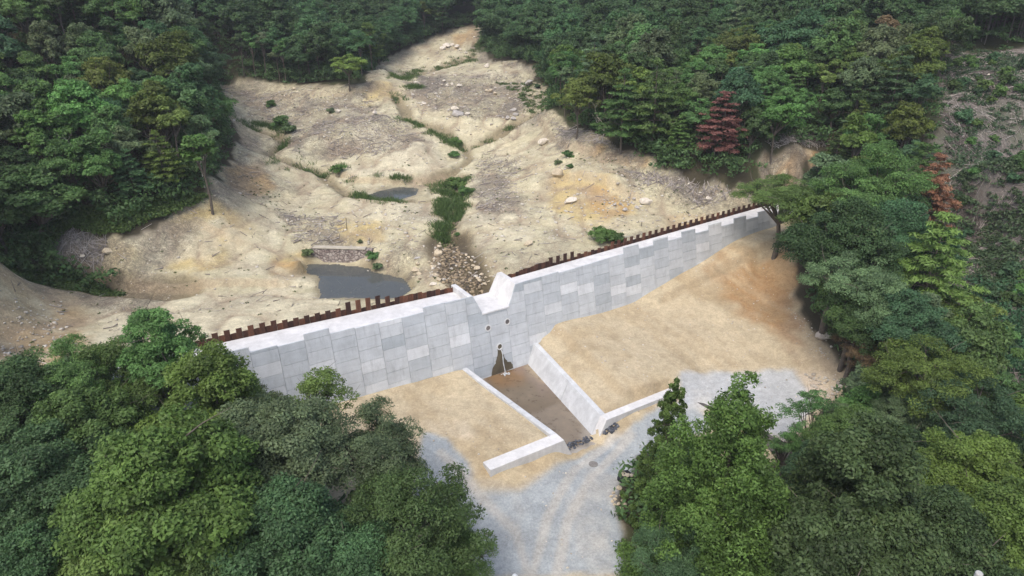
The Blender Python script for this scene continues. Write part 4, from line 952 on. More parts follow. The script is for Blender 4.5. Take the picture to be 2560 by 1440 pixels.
def pine_tree(key, seed, rad, h, leaf, n_per, whorls=9, flat=.32, asp=.28, h0=.28, tj=.2, per=7, mat="bark", gaps=0.0):
    r = np.random.default_rng(seed); rs = random.Random(seed); C = []; R_ = []; mb = MB()
    mb.tube([(0, 0, -.5), (.04 * rad, 0, h * .4), (0, .05 * rad, h * .97)], [.03 * h * .55, .02 * h * .55, .03], 7, .4, False)
    for k in range(whorls):
        t = k / (whorls - 1); z = h * (h0 + (1 - h0) * t * .97); rr = rad * (1 - t) ** .75 * (1 if t > .12 else .75) + .12 * rad
        for j in range(per if t < .8 else 4):
            if r.random() < gaps: continue
            a = 6.283 * j / per + k * 2.4 + r.uniform(-.3, .3); q = rr * r.uniform(.75, 1.1); dz = -.08 * q + r.uniform(-.25, .35)
            tip = (math.cos(a) * q, math.sin(a) * q, z + dz)
            mb.tube([(0, 0, z - .1), (tip[0] * .5, tip[1] * .5, z + .08), tip], [.035 * (1.2 - t), .025 * (1.2 - t), .008], 4, .4, False)
            for f in ((.5, .75, 1.0) if rr > .5 * rad else (.6, 1.0)):
                C.append((tip[0] * f + r.normal() * .08 * rad, tip[1] * f + r.normal() * .08 * rad, z + dz * f + .05)); R_.append(rad * r.uniform(.15, .24) * (1.15 - .35 * t))
    C.append((0, 0, h)); R_.append(rad * .16)
    v = leaf_quads(C, R_, n_per, leaf, flat, r, asp, up=.7, rnd=.55, low=-.2, shell=.2, tintj=tj)
    proto(key, crown_mesh([v]), mb, M[mat], h * .6, rad, h)

def dead_tree(key, seed, h, mat="palebark"):
    rs = random.Random(seed); mb = MB()
    def br(p, d, L, r, dep):
        P = [p]; q = p
        for i in range(3):
            d = (d + Vector((rs.uniform(-.3, .3), rs.uniform(-.3, .3), rs.uniform(-.05, .2)))).normalized(); q = q + d * L / 3; P.append(q)
        mb.tube(P, [r, r * .8, r * .62, r * .45], 5, rs.random(), False)
        if dep:
            for _ in range(rs.choice((2, 3, 3))):
                k = rs.choice((1, 2, 3, 3)); nd = (d + Vector((rs.uniform(-1, 1), rs.uniform(-1, 1), rs.uniform(-.2, .7))) * .9).normalized(); br(P[k], nd, L * rs.uniform(.55, .8), r * .5, dep - 1)
    br(Vector((0, 0, -.3)), Vector((rs.uniform(-.15, .15), rs.uniform(-.15, .15), 1)), h * .42, .032 * h * .5, 4)
    tr = mb.mesh("trunk", True); tr.materials.append(M[mat]); PROTO[key] = (None, tr, h * .6, h * .35, h)

# foreground kinds (fine leaves)
for i in range(3): dome_tree("oakF%d" % i, 100 + i, 3.6, 3.0, 6.2, 260, 360, .118, .75, 8, .17, trunk_r=.2, tj=.26, open_=.06)
for i in range(2): dome_tree("airyF%d" % i, 110 + i, 3.6, 2.6, 6.6, 220, 260, .12, .6, 9, .17, .42, .72, .26, 22, .17, .2)
for i in range(2): dome_tree("denseF%d" % i, 120 + i, 3.4, 3.2, 6.0, 310, 340, .115, .85, 9, .15, tj=.24, open_=.04)
dome_tree("looseF", 130, 3.2, 2.8, 6.8, 90, 150, .12, .6, 6, .15, .5, .75, .25, 26, .14, .15)
dome_tree("tallF", 131, 2.4, 3.6, 8.0, 130, 260, .118, .75, 6, .2, .5, .6, .22, 16, .15, .1)
# a cypress of drooping heaps and a slimmer one
def cypress(key, seed, rad, h, nb, n_per, leaf, leaders):
    """leaders: (x, y, height share, radius share) of each pointed top of the crown"""
    r = np.random.default_rng(seed); rs = random.Random(seed); C = []; R_ = []; w_ = np.array([l[2] * l[3] for l in leaders]); w_ = w_ / w_.sum()
    for _ in range(nb):
        lx, ly, lh, lr = leaders[r.choice(len(leaders), p=w_)]; t = r.random() ** 1.1; z = h * lh * (.08 + .92 * t)
        rr = rad * lr * (1 - t) ** .8 * (.85 + .7 * vnoise(np.array([t * 6.0 + seed + lx]), np.array([r.random() * 5]))[0]) + .07 * rad
        a = r.uniform(0, 6.283); q = rr * (r.uniform(.7, 1.1) if r.random() < .85 else r.uniform(.2, .7)); bow = 1 - .35 * t
        C.append((lx * rad * (1.15 - .25 * t) + math.cos(a) * q, ly * rad * (1.15 - .25 * t) + math.sin(a) * q, z + r.uniform(-.25, .25))); R_.append(rad * r.uniform(.075, .15) * (1.15 - .35 * t))
    v = leaf_quads(C, R_, n_per, leaf, 1.05, r, .5, up=.35, rnd=.7, low=-.6, tintj=.30)
    mb = MB(); mb.tube([(0, 0, -.5), (.1, 0, h * .4), (0, 0, h * .72)], [.28, .17, .04], 8, .3, False)
    limbs(mb, (0, 0, h * .3), [C[i] for i in range(0, nb, max(nb // 18, 1))], .06, rs, .1, .3, 4, 1)
    proto(key, crown_mesh([v]), mb, M["bark"], h * .5, rad, h)
cypress("cypressF0", 141, 4.2, 12.0, 700, 230, .125, [(.05, .1, 1.0, .62), (.02, -.22, .93, .62), (.0, -.42, .72, .6), (.36, .15, .82, .5), (-.45, .1, .80, .5), (.1, -.5, .82, .5), (.35, -.45, .68, .5), (-.4, -.45, .62, .5), (.0, .5, .8, .5), (.52, -.1, .56, .45), (-.5, -.15, .5, .42)])
cypress("cypressF1", 142, 2.1, 11.0, 380, 190, .125, [(0, 0, 1.0, 1.25), (.12, .05, .95, 1.1), (.35, .2, .86, .7), (-.4, -.1, .72, .6), (.1, -.4, .66, .6), (.35, -.1, .55, 1.0), (-.3, .1, .48, 1.0), (.0, .1, .40, 1.3)])
# hillside kinds
for i in range(4): dome_tree("oakM%d" % i, 200 + i, 3.4, 2.9, 5.6, 110, 120, .28, .75, 7, .22, tj=.26)
for i in range(3): dome_tree("airyM%d" % i, 210 + i, 3.3, 2.4, 6.0, 90, 95, .29, .6, 8, .22, .42, .7, .25, 14, .13, .18)
for i in range(2): dome_tree("denseM%d" % i, 220 + i, 3.0, 3.2, 5.6, 130, 110, .27, .85, 8, .19)
for i in range(2): dome_tree("tallM%d" % i, 225 + i, 2.0, 2.4, 6.8, 34, 95, .33, .65, 5, .30, .5, .6, .24, 10, .11, .15)
for i in range(3): pine_tree("pineM%d" % i, 230 + i, 2.7, 9.0, .36, 46)
pine_tree("pineF", 240, 2.6, 8.0, .26, 85)
pine_tree("rustM", 241, 2.4, 8.0, .27, 80, 11, .45, .3, .2, .25, 7, "bark", .12)
for i in range(3): dead_tree("dead%d" % i, 250 + i, 7.5)
for i in range(2): dome_tree("bushF%d" % i, 260 + i, 1.0, .55, .55, 30, 120, .15, .8, 5, .32, .42, trunk_r=.04)
for i in range(2): dome_tree("bushM%d" % i, 265 + i, 1.0, .6, .6, 22, 60, .24, .8, 5, .34, .5, trunk_r=.05)

# greens (real leaf colours)
DK = (.060, .108, .038); MD = (.082, .152, .046); BL = (.062, .126, .056); OL = (.098, .145, .034); YG = (.132, .185, .046); LG = (.102, .188, .052); GY_ = (.108, .154, .072); RU = (.215, .110, .062); RE = (.165, .082, .068); BR = (.138, .104, .056); BRI = (.094, .188, .048)
TREES = []        # x, y, radius: what is already planted
rt = random.Random(77)
def set_tree(key, x, y, sc, col, name, label, cat="tree", group=None, rz=None, zs=1.0, tilt=(0, 0)):
    crown, tr, hc, rad, ht = PROTO[key]
    z = zg(x, y)
    root = empty(name, (x, y, z), rt.uniform(0, 6.28) if rz is None else rz, label, cat, group)
    root.rotation_euler = (tilt[0], tilt[1], root.rotation_euler[2]); root.scale = (sc, sc, sc * zs)
    if crown is not None:
        o = bpy.data.objects.new("crown" if cat != "bush" else "foliage", crown); COL.objects.link(o); o.parent = root
        k = rt.uniform(.88, 1.14); o.color = (col[0] * k * rt.uniform(.93, 1.08), col[1] * k, col[2] * k * rt.uniform(.9, 1.1), 1)
    if tr is not None:
        o = bpy.data.objects.new("trunk" if cat != "bush" else "stems", tr); COL.objects.link(o); o.parent = root
    TREES.append((x, y, rad * sc)); return root
def stand(u, v, wpx, key, zs=1.0):
    """ground position and scale that put a crown of wpx at the sight line (u, v)"""
    crown, tr, hc, rad, ht = PROTO[key]; sc = 1.0
    r = ray(u, v); ts = np.linspace(14, 260, 1200); P = np.array([0, 0, CAM_Z]) + ts[:, None] * r
    gz = ZG(P[:, 0], P[:, 1]); h = P[:, 2] - gz
    for _ in range(6):
        i = int(np.argmax(h < hc * sc * zs)); d = np.linalg.norm(P[i] - [0, 0, CAM_Z]); sc = wpx * d / F_PX / (2 * rad)
    return P[i, 0], P[i, 1], sc
def hero(u, v, wpx, key, col, name, label, group=None, zs=1.0, cat="tree", rz=None):
    x, y, sc = stand(u, v, wpx, key, zs); return set_tree(key, x, y, sc, col, name, label, cat, group, rz, zs)
HERO = [
 # lower left wood
 (385,855,175,"tallF",LG,"broadleaf_tree","upright fresh green tree whose top stands in front of the left sheet piles"),
 (290,935,270,"airyF0",LG,"broadleaf_tree","feathery light green tree hiding the left end of the dam"),
 (160,935,230,"airyF1",LG,"broadleaf_tree","feathery green tree in front of the reddish bare bank at the left"),
 (45,1000,250,"oakF1",DK,"broadleaf_tree","dark round tree at the left edge of the photo below the bare bank"),
 (505,1025,310,"denseF0",OL,"broadleaf_tree","olive green dome shaped tree against the left wing's grey panels"),
 (250,1085,300,"oakF0",MD,"broadleaf_tree","mid green tree in the left wood between the feathery trees and the big olive dome"),
 (420,1190,400,"denseF1",OL,"broadleaf_tree","biggest olive green dome in the lower left wood with bare limbs below it"),
 (765,1010,230,"looseF",YG,"broadleaf_tree","thin yellowish topped tree in front of the grey panels"),
 (690,1125,310,"oakF2",GY_,"broadleaf_tree","greyish green oak in the middle of the lower left wood"),
 (925,1110,300,"airyF1",GY_,"broadleaf_tree","open crowned greyish tree with dark limbs at the right edge of the left wood"),
 (1010,1290,400,"airyF0",MD,"broadleaf_tree","loose feathery tree beside the gravel track with reddening leaves on its right"),
 (720,1330,360,"oakF1",BL,"broadleaf_tree","bluish green tree at the bottom between the olive dome and the feathery tree"),
 (350,1420,330,"denseF0",OL,"broadleaf_tree","olive green rounded tree at the bottom edge left of centre"),
 (540,1330,230,"denseF1",OL,"broadleaf_tree","narrow olive green tree right beside the biggest olive dome"),
 (115,1230,290,"oakF2",BL,"broadleaf_tree","dark bluish tree below the small brown tree at the left edge"),
 (70,1400,280,"oakF0",DK,"broadleaf_tree","very dark tree in the bottom left corner"),
 (62,1130,100,"airyF0",BR,"broadleaf_tree","small reddish brown tree near the left edge of the lower wood"),
 (90,1060,130,"airyF1",BRI,"broadleaf_tree","small bright green tree above the reddish brown one"),
 (560,1430,300,"oakF0",MD,"broadleaf_tree","mid green tree on the bottom edge below the narrow olive tree"),
 (900,1430,300,"oakF1",BL,"broadleaf_tree","dark green tree on the bottom edge below the feathery tree"),
 (1140,1400,190,"airyF1",MD,"broadleaf_tree","thin green tree leaning over the left side of the gravel track"),
 (630,1200,200,"airyF0",DK,"broadleaf_tree","small dark tree in the gap beside the greyish green oak"),
 (215,1330,240,"oakF2",MD,"broadleaf_tree","mid green tree left of the bottom olive dome"),
 # lower right wood
 (1806,1250,440,"cypressF0",BRI,"cypress_tree","big bright green cypress in front of the gravel yard",None,.95,"tree",0.0),
 (1668,1130,190,"cypressF1",BRI,"cypress_tree","slim bright green cypress top rising left of the big one"),
 (2140,1255,390,"denseF0",DK,"broadleaf_tree","big dense dark green tree right of the bright cypress"),
 (2035,1050,150,"looseF",MD,"broadleaf_tree","thin open tree with a forked stem at the edge of the gravel yard"),
 (1965,1110,110,"looseF",MD,"broadleaf_tree","small slender sapling tree above the dark retaining wall"),
 (2040,1365,250,"oakF2",DK,"broadleaf_tree","dark tree between the bright cypress and the big dense tree"),
 (2230,1140,190,"denseF1",DK,"broadleaf_tree","dark green tree behind the big dense tree at the right"),
 (2420,1180,240,"denseF1",OL,"broadleaf_tree","yellowish green cloudlike tree near the right edge"),
 (2530,1330,260,"denseF0",OL,"broadleaf_tree","olive green cloudlike tree in the lower right corner"),
 (2330,1360,300,"oakF0",DK,"broadleaf_tree","dark green tree left of the lower right corner"),
 (2100,1420,260,"airyF0",MD,"broadleaf_tree","mid green tree on the bottom edge right of the cypress"),
 (2300,1160,200,"airyF1",BL,"broadleaf_tree","bluish green tree left of the yellowish cloudlike tree"),
 (1700,1400,220,"airyF1",BL,"broadleaf_tree","low blue green tree under the big cypress on the bottom edge"),
 (2330,935,225,"airyF1",OL,"broadleaf_tree","yellowish green tree below the yellow pine on the right slope"),
 (2245,1035,150,"airyF0",GY_,"broadleaf_tree","pale greyish shrubby tree beyond the gravel yard"),
 (2185,845,150,"airyF0",BR,"broadleaf_tree","rusty leaved small tree above the grey boulder"),
 (2440,1030,220,"airyF1",BL,"broadleaf_tree","blue green spreading tree on the felled slope's lower part"),
 # around the right end of the dam
 (1960,490,215,"airyF1",LG,"broadleaf_tree","slender tree with leaning pale trunk in front of the dam's right end",None,.72),
 (2105,590,240,"oakF0",DK,"broadleaf_tree","round dark green tree right of the dam's right end"),
 (2190,430,230,"airyF0",MD,"broadleaf_tree","broad mid green tree above the dam's right end"),
 (2250,570,190,"oakF1",BL,"broadleaf_tree","bluish round tree left of the yellow green pine"),
 (2330,660,190,"pineF",YG,"pine_tree","yellow green pine at the edge of the felled slope"),
 (2325,480,110,"rustM",RU,"pine_tree","rusty brown dead pine at the edge of the felled slope"),
 (2150,700,230,"airyF1",GY_,"broadleaf_tree","pale greyish feathery tree below the round dark tree"),
 (2150,775,170,"oakF2",DK,"broadleaf_tree","dark low tree at the lower end of the orange slope"),
 (2290,800,200,"oakF0",BL,"broadleaf_tree","dark tree under the yellow green pine"),
 # hillside marks
 (1808,305,112,"rustM",RE,"pine_tree","red brown dead pine among the green trees above the right wing",None,.8),
 (868,158,90,"airyM1",YG,"broadleaf_tree","yellow leaved tree in the back row behind the bare valley",None,.72),
 (425,275,75,"tallM0",YG,"broadleaf_tree","small yellow green tree in the left forest"),
 (1640,240,135,"pineM0",LG,"pine_tree","bright green pine left of the red dead pine"),
 (1560,255,125,"pineM1",MD,"pine_tree","mid green pine second from the red dead pine on its left"),
 (1445,230,105,"airyM2",YG,"broadleaf_tree","pale yellowish tree at the left end of the right forest"),
 (1945,280,120,"airyM0",BRI,"broadleaf_tree","bright green small tree right of the red dead pine"),
 (1700,330,60,"pineM2",LG,"pine_tree","slim light green young pine at the foot of the right forest"),
 (75,475,170,"oakM0",MD,"broadleaf_tree","round bushy tree with bright leaves at the left edge above the green bank",None,.72),
 (500,365,80,"tallM1",LG,"broadleaf_tree","slim light tree with a pale trunk at the tip of the left forest",None,.8),
]
for a in HERO: hero(*a)
for (u, v, h, lab) in [(215,470,5.5,"bare pale branched dead tree in the lower left forest"), (512,470,6.0,"tall pale bare trunk at the tip of the left forest"), (580,345,3.5,"short bare grey shrub tree at the creek below the left forest"), (1505,365,5.5,"thin bare tree at the foot of the right forest"), (1785,395,4.5,"bare grey tree below the red dead pine"), (2120,745,4.5,"bare whitish branches below the pale feathery tree"), (425,445,5.0,"leafless tree with several pale stems on the left bank"), (150,420,5, "grey leafless tree behind the round bushy tree")]:
    p = G(u, v); set_tree("dead%d" % rt.randrange(3), p[0], p[1], h / 7.5, DK, "dead_tree", lab)
for (u, v, w_, key, col, lab) in [(1135,455,66,"bushF0",LG,"biggest green bush at the head of the stone creek"), (1165,475,45,"bushF1",MD,"green bush right of the biggest creek bush"), (1508,583,90,"bushF0",LG,"green bush growing behind the right sheet piles"), (1545,592,50,"bushF1",MD,"small green bush touching the right sheet piles"), (1138,352,44,"bushF1",LG,"green bush on the creek in the middle of the bare valley"), (1135,385,36,"bushF0",MD,"low green bush below the mid valley creek bush"), (700,300,60,"bushM0",MD,"dark green bush in the left creek on the terrace"), (720,320,50,"bushM1",GY_,"darker bush beside the left creek"), (1420,385,40,"bushM0",MD,"green bush in the orange cut on the right"), (1395,405,28,"bushM1",GY_,"small dark bush below the orange cut"), (1425,415,26,"bushM1",MD,"small green bush right of the dark one in the cut"), (675,258,36,"bushM0",MD,"low green bush on the back terrace"), (826,275,28,"bushM1",GY_,"dark bush beside the white boulder on the terrace"), (770,632,44,"bushM0",GY_,"dark bush at the left end of the old masonry wall"), (930,640,50,"bushM1",MD,"green bush at the right end of the old masonry wall"), (945,665,40,"bushM0",GY_,"bush on the hump right of the pond"), (900,605,20,"bushM1",GY_,"tiny bush above the old masonry wall"), (1345,215,26,"bushM0",BL,"small dark conifer like bush by the grey boulder"), (845,425,50,"bushM0",LG,"green bush by the left creek below the pale mound"), (1100,585,24,"bushF1",LG,"green reed bush on the left of the stone creek"), (1143,585,20,"bushF0",MD,"green reed bush on the right of the stone creek")]:
    hero(u, v, w_ * (.72 if key[4] == 'M' else .85), key, col, "bush", lab, None, .75, "bush")

# the forests: planted by region, spaced wider with distance
CLEAR = [Gpoly([]) if False else UPCLR, DNCLR]
KEEP = [np.array([(590,372),(560,402),(535,470),(480,500),(310,570),(165,560),(120,615),(-50,640),(-50,905),(150,850),(480,885),(640,990),(900,1000),(1050,1090),(1060,1150),(1200,1260),(1230,1500),(1960,1500),(1960,1120),(1990,1100),(2060,1010),(2120,940),(2080,870),(1990,780),(1950,640),(1990,520),(1900,470),(1800,462),(1640,415),(1480,320),(1370,270),(1370,165),(1240,140),(1205,60),(1150,75),(980,130),(900,205),(730,205),(600,190),(525,190),(570,300)], float),
        np.array([(2365,110),(2420,138),(2620,125),(2620,1050),(2540,960),(2440,760),(2395,640),(2352,440),(2335,250)], float),
        np.array([(-120,548),(100,548),(250,532),(400,492),(500,470),(535,470),(480,500),(310,570),(165,560),(120,615),(-120,650)], float)]
LABELS = {
 "left": [("oak", "broadleaf_tree", "rounded green broadleaf tree of the dense forest left of the bare valley"), ("pine", "pine_tree", "layered dark pine of the dense forest left of the bare valley")],
 "back": [("oak", "broadleaf_tree", "green broadleaf tree of the far forest behind the bare valley"), ("pine", "pine_tree", "dark pine of the far forest behind the bare valley")],
 "right": [("oak", "broadleaf_tree", "rounded green broadleaf tree of the forest right of the bare valley"), ("pine", "pine_tree", "layered green pine of the forest right of the bare valley")],
 "low": [("oak", "broadleaf_tree", "green broadleaf tree filling the wood on the lower right slope"), ("pine", "pine_tree", "green pine filling the wood on the lower right slope")],
 "near": [("oak", "broadleaf_tree", "dark green broadleaf tree filling the lower left wood"), ("pine", "pine_tree", "dark pine filling the lower left wood")],
}
GRP = {"left": "trees of the forest left of the bare valley", "back": "trees of the far forest behind the valley", "right": "trees of the forest right of the bare valley", "low": "trees of the lower right wood", "near": "trees of the lower left wood"}
NC = 40000
rr_ = np.random.default_rng(91)
dd = np.sqrt(rr_.uniform(24 ** 2, 232 ** 2, NC)); th = rr_.uniform(-.80, .80, NC); cx, cy = dd * np.sin(th), dd * np.cos(th)
RR = rr_.uniform(.75, 1.2, NC) * (1.75 + .0115 * dd) * .93
cu = np.maximum(sdist(UPCLR, cx, cy), sdist(DNCLR, cx, cy)); cc_ = sdist(CUT, cx, cy)
s_c, o_c = SO(cx, cy); cz_ = ZG(cx, cy)
ok = (cu < -.8) & (cc_ < -.5) & ~((s_c > -34) & (s_c < 43) & (o_c > -1.2) & (o_c < 5))
def blocked(u, v): return (sdist(KEEP[0], u, v) > 0) | (sdist(KEEP[1], u, v) > 0)
bu, bv = proj(np.c_[cx, cy, cz_]); tu, tv = proj(np.c_[cx, cy, cz_ + RR * 2.2]); mu, mv = proj(np.c_[cx, cy, cz_ + RR * 1.5])
ok &= ~(sdist(KEEP[2], bu, bv) > 0) & ~(sdist(KEEP[2], mu, mv) > 0)
rpx = RR * F_PX / np.hypot(dd, cz_ - CAM_Z) * .75
ok &= (bu > -420) & (bu < 2980) & (tv < 1520) & (bv > -60) & ~blocked(tu, tv + 10) & ~blocked(mu, mv) & ~blocked(mu - rpx, mv) & ~blocked(mu + rpx, mv)
far_list = []
pl = np.zeros((4000, 3)); npl = len(TREES); pl[:npl] = TREES
for i in np.nonzero(ok)[0]:
    x, y, R = cx[i], cy[i], RR[i]; A = pl[:npl]
    if ((A[:, 0] - x) ** 2 + (A[:, 1] - y) ** 2 < (.52 * (A[:, 2] + R)) ** 2).any(): continue
    pl[npl] = (x, y, R); npl += 1; far_list.append((dd[i], x, y, R, (bu[i], bv[i])))
far_list.sort()
distant = []
cnt = {"oak": 0, "pine": 0}
for d, x, y, R, base in far_list:
    u, v = base
    reg = "near" if (v > 880 and u < 1300) else "low" if (u > 1500 and v > 640) else "left" if (u < 620 and d < 120) else "right" if u > 1290 else "back"
    q = rt.random(); nz = vnoise(np.array([x / 14.0]), np.array([y / 14.0]))[0]; kf = 1.0
    if q < (.16 if reg in ("right", "back") else .08): key, kind = "pineM%d" % rt.randrange(3), 1; kf = .85
    else:
        kind = 0; key = rt.choice(("oakM0", "oakM1", "oakM2", "oakM3", "denseM0", "denseM1", "airyM0", "airyM1", "airyM2", "tallM0"))
        if d < 45: key = rt.choice(("oakF0", "oakF1", "oakF2", "denseF1", "airyF0"))
        if key[:4] == "tall": kf = .62
    col = rt.choice((DK, MD, MD, LG, BL, OL, LG, GY_) if nz > -.05 else (DK, BL, MD, GY_, DK, MD, OL, GY_))
    if rt.random() < .035: col = YG
    if rt.random() < .012: col = BR
    kk = "pine" if kind else "oak"
    if cnt[kk] >= (225 if kk == "oak" else 85): distant.append((key, x, y, R * kf, col)); continue
    cnt[kk] += 1
    lab = LABELS[reg][kind]
    set_tree(key, x, y, R * kf / PROTO[key][3], col, lab[1], lab[2], "tree", GRP[reg] + (", pines" if kind else ""), None, rt.uniform(.9, 1.1))
# trees beyond the individual ones: one mass, its crowns set on points by geometry nodes
src = bpy.data.collections.new("far_crowns"); ki = {}
KINDS = [(k, MD) for k in ("oakM0", "oakM1", "oakM2", "denseM0", "airyM0", "airyM1", "pineM0", "tallM0")]
for n, (k, c) in enumerate(KINDS):
    o = bpy.data.objects.new("far_crown_%03d" % n, PROTO[k][0]); o.color = (*c, 1); src.objects.link(o); ki.setdefault(k, []).append(n)
V, S, A_, I_ = [], [], [], []
for key, x, y, R, col in distant:
    k = key if key in ki else {"oakM3": "oakM1", "denseM1": "denseM0", "airyM2": "airyM1", "pineM1": "pineM0", "pineM2": "pineM0"}.get(key, "oakM0")
    V.append((x, y, zg(x, y))); S.append(R / PROTO[k][3]); A_.append(rt.uniform(0, 6.28)); I_.append(rt.choice(ki[k]))
me = bpy.data.meshes.new("distant_forest"); me.from_pydata(V, [], []); me.update()
for nm, ty, ar in (("size", 'FLOAT', S), ("turn", 'FLOAT', A_), ("sort", 'INT', I_)):
    at = me.attributes.new(nm, ty, 'POINT'); at.data.foreach_set("value", np.array(ar, np.int32 if ty == 'INT' else np.float32))
df = tag(link("distant_forest", me), "farthest treetops of the forest along the top of the photo", "forest", kind="stuff")
ng = bpy.data.node_groups.new("plant_crowns", 'GeometryNodeTree')
ng.interface.new_socket("Geometry", in_out='INPUT', socket_type='NodeSocketGeometry'); ng.interface.new_socket("Geometry", in_out='OUTPUT', socket_type='NodeSocketGeometry')
gi = ng.nodes.new("NodeGroupInput"); go = ng.nodes.new("NodeGroupOutput"); ip = ng.nodes.new("GeometryNodeInstanceOnPoints"); ci = ng.nodes.new("GeometryNodeCollectionInfo")
ci.inputs[0].default_value = src; ci.inputs["Separate Children"].default_value = True; ci.inputs["Reset Children"].default_value = True
def named(nm, ty):
    n = ng.nodes.new("GeometryNodeInputNamedAttribute"); n.data_type = ty; n.inputs[0].default_value = nm; return n.outputs[0]
cb = ng.nodes.new("ShaderNodeCombineXYZ"); L = ng.links.new
L(gi.outputs[0], ip.inputs["Points"]); L(ci.outputs[0], ip.inputs["Instance"]); ip.inputs["Pick Instance"].default_value = True
L(named("sort", 'INT'), ip.inputs["Instance Index"]); L(named("turn", 'FLOAT'), cb.inputs[2]); L(cb.outputs[0], ip.inputs["Rotation"]); L(named("size", 'FLOAT'), ip.inputs["Scale"]); L(ip.outputs[0], go.inputs[0])
df.color = (.062, .122, .045, 1)
df.modifiers.new("crowns", 'NODES').node_group = ng

# undergrowth, grass and slash
def leaf_carpet(name, pts, radius, n_per, leaf, col, label, cat, seed, flat=.6, asp=.5, tj=.25):
    r = np.random.default_rng(seed); pts = np.asarray(pts)
    v = leaf_quads(pts + [0, 0, .0], radius * r.uniform(.6, 1.3, len(pts)), n_per, leaf, flat, r, asp, low=-.1, shell=.2, tintj=tj)
    o = link(name, mesh_np(name, v[0], np.arange(4 * len(v[1])), np.full(len(v[1]), 4), {"tint": ('FACE', v[1])}), M["leaf"]); o.color = (*col, 1)
    return tag(o, label, cat, kind="stuff")
r5 = np.random.default_rng(17)
pts = []
for _ in range(60):
    d = np.sqrt(r5.uniform(22 ** 2, 175 ** 2, 600)); th = r5.uniform(-.72, .72, 600); x = d * np.sin(th); y = d * np.cos(th)
    k = (np.maximum(sdist(UPCLR, x, y), sdist(DNCLR, x, y)) < -.2) & (sdist(CUT, x, y) < -.5)
    s_, o_ = SO(x, y); k &= ~((s_ > -34) & (s_ < 42.5) & (o_ > -1) & (o_ < 4)); k &= r5.random(600) < np.clip(70 / d, .15, 1)
    pts.append(np.c_[x[k], y[k]])
pts = np.concatenate(pts); pts = np.c_[pts, ZG(pts[:, 0], pts[:, 1]) + r5.uniform(0, 2.2, len(pts))][:11000]
leaf_carpet("undergrowth", pts, .95, 28, .36, (.064, .118, .042), "low dark undergrowth covering the forest floor", "undergrowth", 3)
ep = []
r6 = np.random.default_rng(23)
for _ in range(400):
    d = np.sqrt(r6.uniform(45 ** 2, 190 ** 2, 600)); th = r6.uniform(-.66, .5, 600); x = d * np.sin(th); y = d * np.cos(th); q = sdist(UPCLR, x, y)
    s_, o_ = SO(x, y); k = (q < -.3) & (q > -4.5) & (o_ > 4) & (sdist(DNCLR, x, y) < 0) & ~((x > 25) & (y < 68)); ep.append(np.c_[x[k], y[k]])
ep = np.concatenate(ep)[:2300]; ep = np.c_[ep, ZG(ep[:, 0], ep[:, 1]) + r6.uniform(.1, 2.3, len(ep))]
leaf_carpet("edge_thicket", ep, .8, 46, .27, (.074, .128, .046), "dense dark thicket along the foot of the forests", "thicket", 24, .9)
gb = scatter(P_((-80,560),(100,560),(300,520),(470,495),(520,490),(480,512),(400,550),(310,585),(170,570),(120,610),(60,650),(-80,640)), 1500, 31)
leaf_carpet("bank_shrubbery", gb, .7, 44, .22, (.088, .155, .044), "low green shrubbery on the bank below the left forest", "shrubbery", 5)
gb = np.concatenate([scatter(P_((-80,640),(60,655),(150,665),(230,690),(310,725),(230,722),(60,695),(-80,688)), 380, 33), scatter(P_((1240,205),(1330,205),(1370,240),(1370,275),(1330,285),(1290,235)), 130, 34)])
leaf_carpet("damp_greenery", gb, .45, 34, .2, (.085, .145, .046), "rough green growth in the damp hollow at the left and by the right forest foot", "weeds", 6, .6)
# grass along the creeks: narrow upright blades
def grass(name, pts, h, n_per, col, label, seed, spread=.35):
    r = np.random.default_rng(seed); n = len(pts) * n_per; P = np.repeat(pts, n_per, 0) + np.c_[r.normal(size=(n, 2)) * spread, np.zeros(n)]
    d = np.c_[r.normal(size=(n, 2)) * .45, np.ones(n)]; d /= np.linalg.norm(d, axis=1)[:, None]; L = h * r.uniform(.5, 1.2, n)[:, None]
    a = r.uniform(0, 6.28, n); b = np.c_[np.cos(a), np.sin(a), np.zeros(n)] * .035; tip = P + d * L + np.c_[d[:, :2] * .3 * L, -.05 * L]
    V = np.stack([P - b, P + b, tip + b * .4, tip - b * .4], 1).reshape(-1, 3)
    o = link(name, mesh_np(name, V, np.arange(4 * n), np.full(n, 4), {"tint": ('FACE', np.clip(r.normal(.45, .2, n), 0, 1))}), M["leaf"]); o.color = (*col, 1)
    return tag(o, label, "grass", kind="stuff")
def on_path(pth, n, wid, seed):
    r = np.random.default_rng(seed); L = np.r_[0, np.cumsum(np.linalg.norm(np.diff(pth, axis=0), axis=1))]; t = r.uniform(0, L[-1], n)
    x = np.interp(t, L, pth[:, 0]) + r.normal(size=n) * wid; y = np.interp(t, L, pth[:, 1]) + r.normal(size=n) * wid
    return np.c_[x, y, ZG(x, y)]
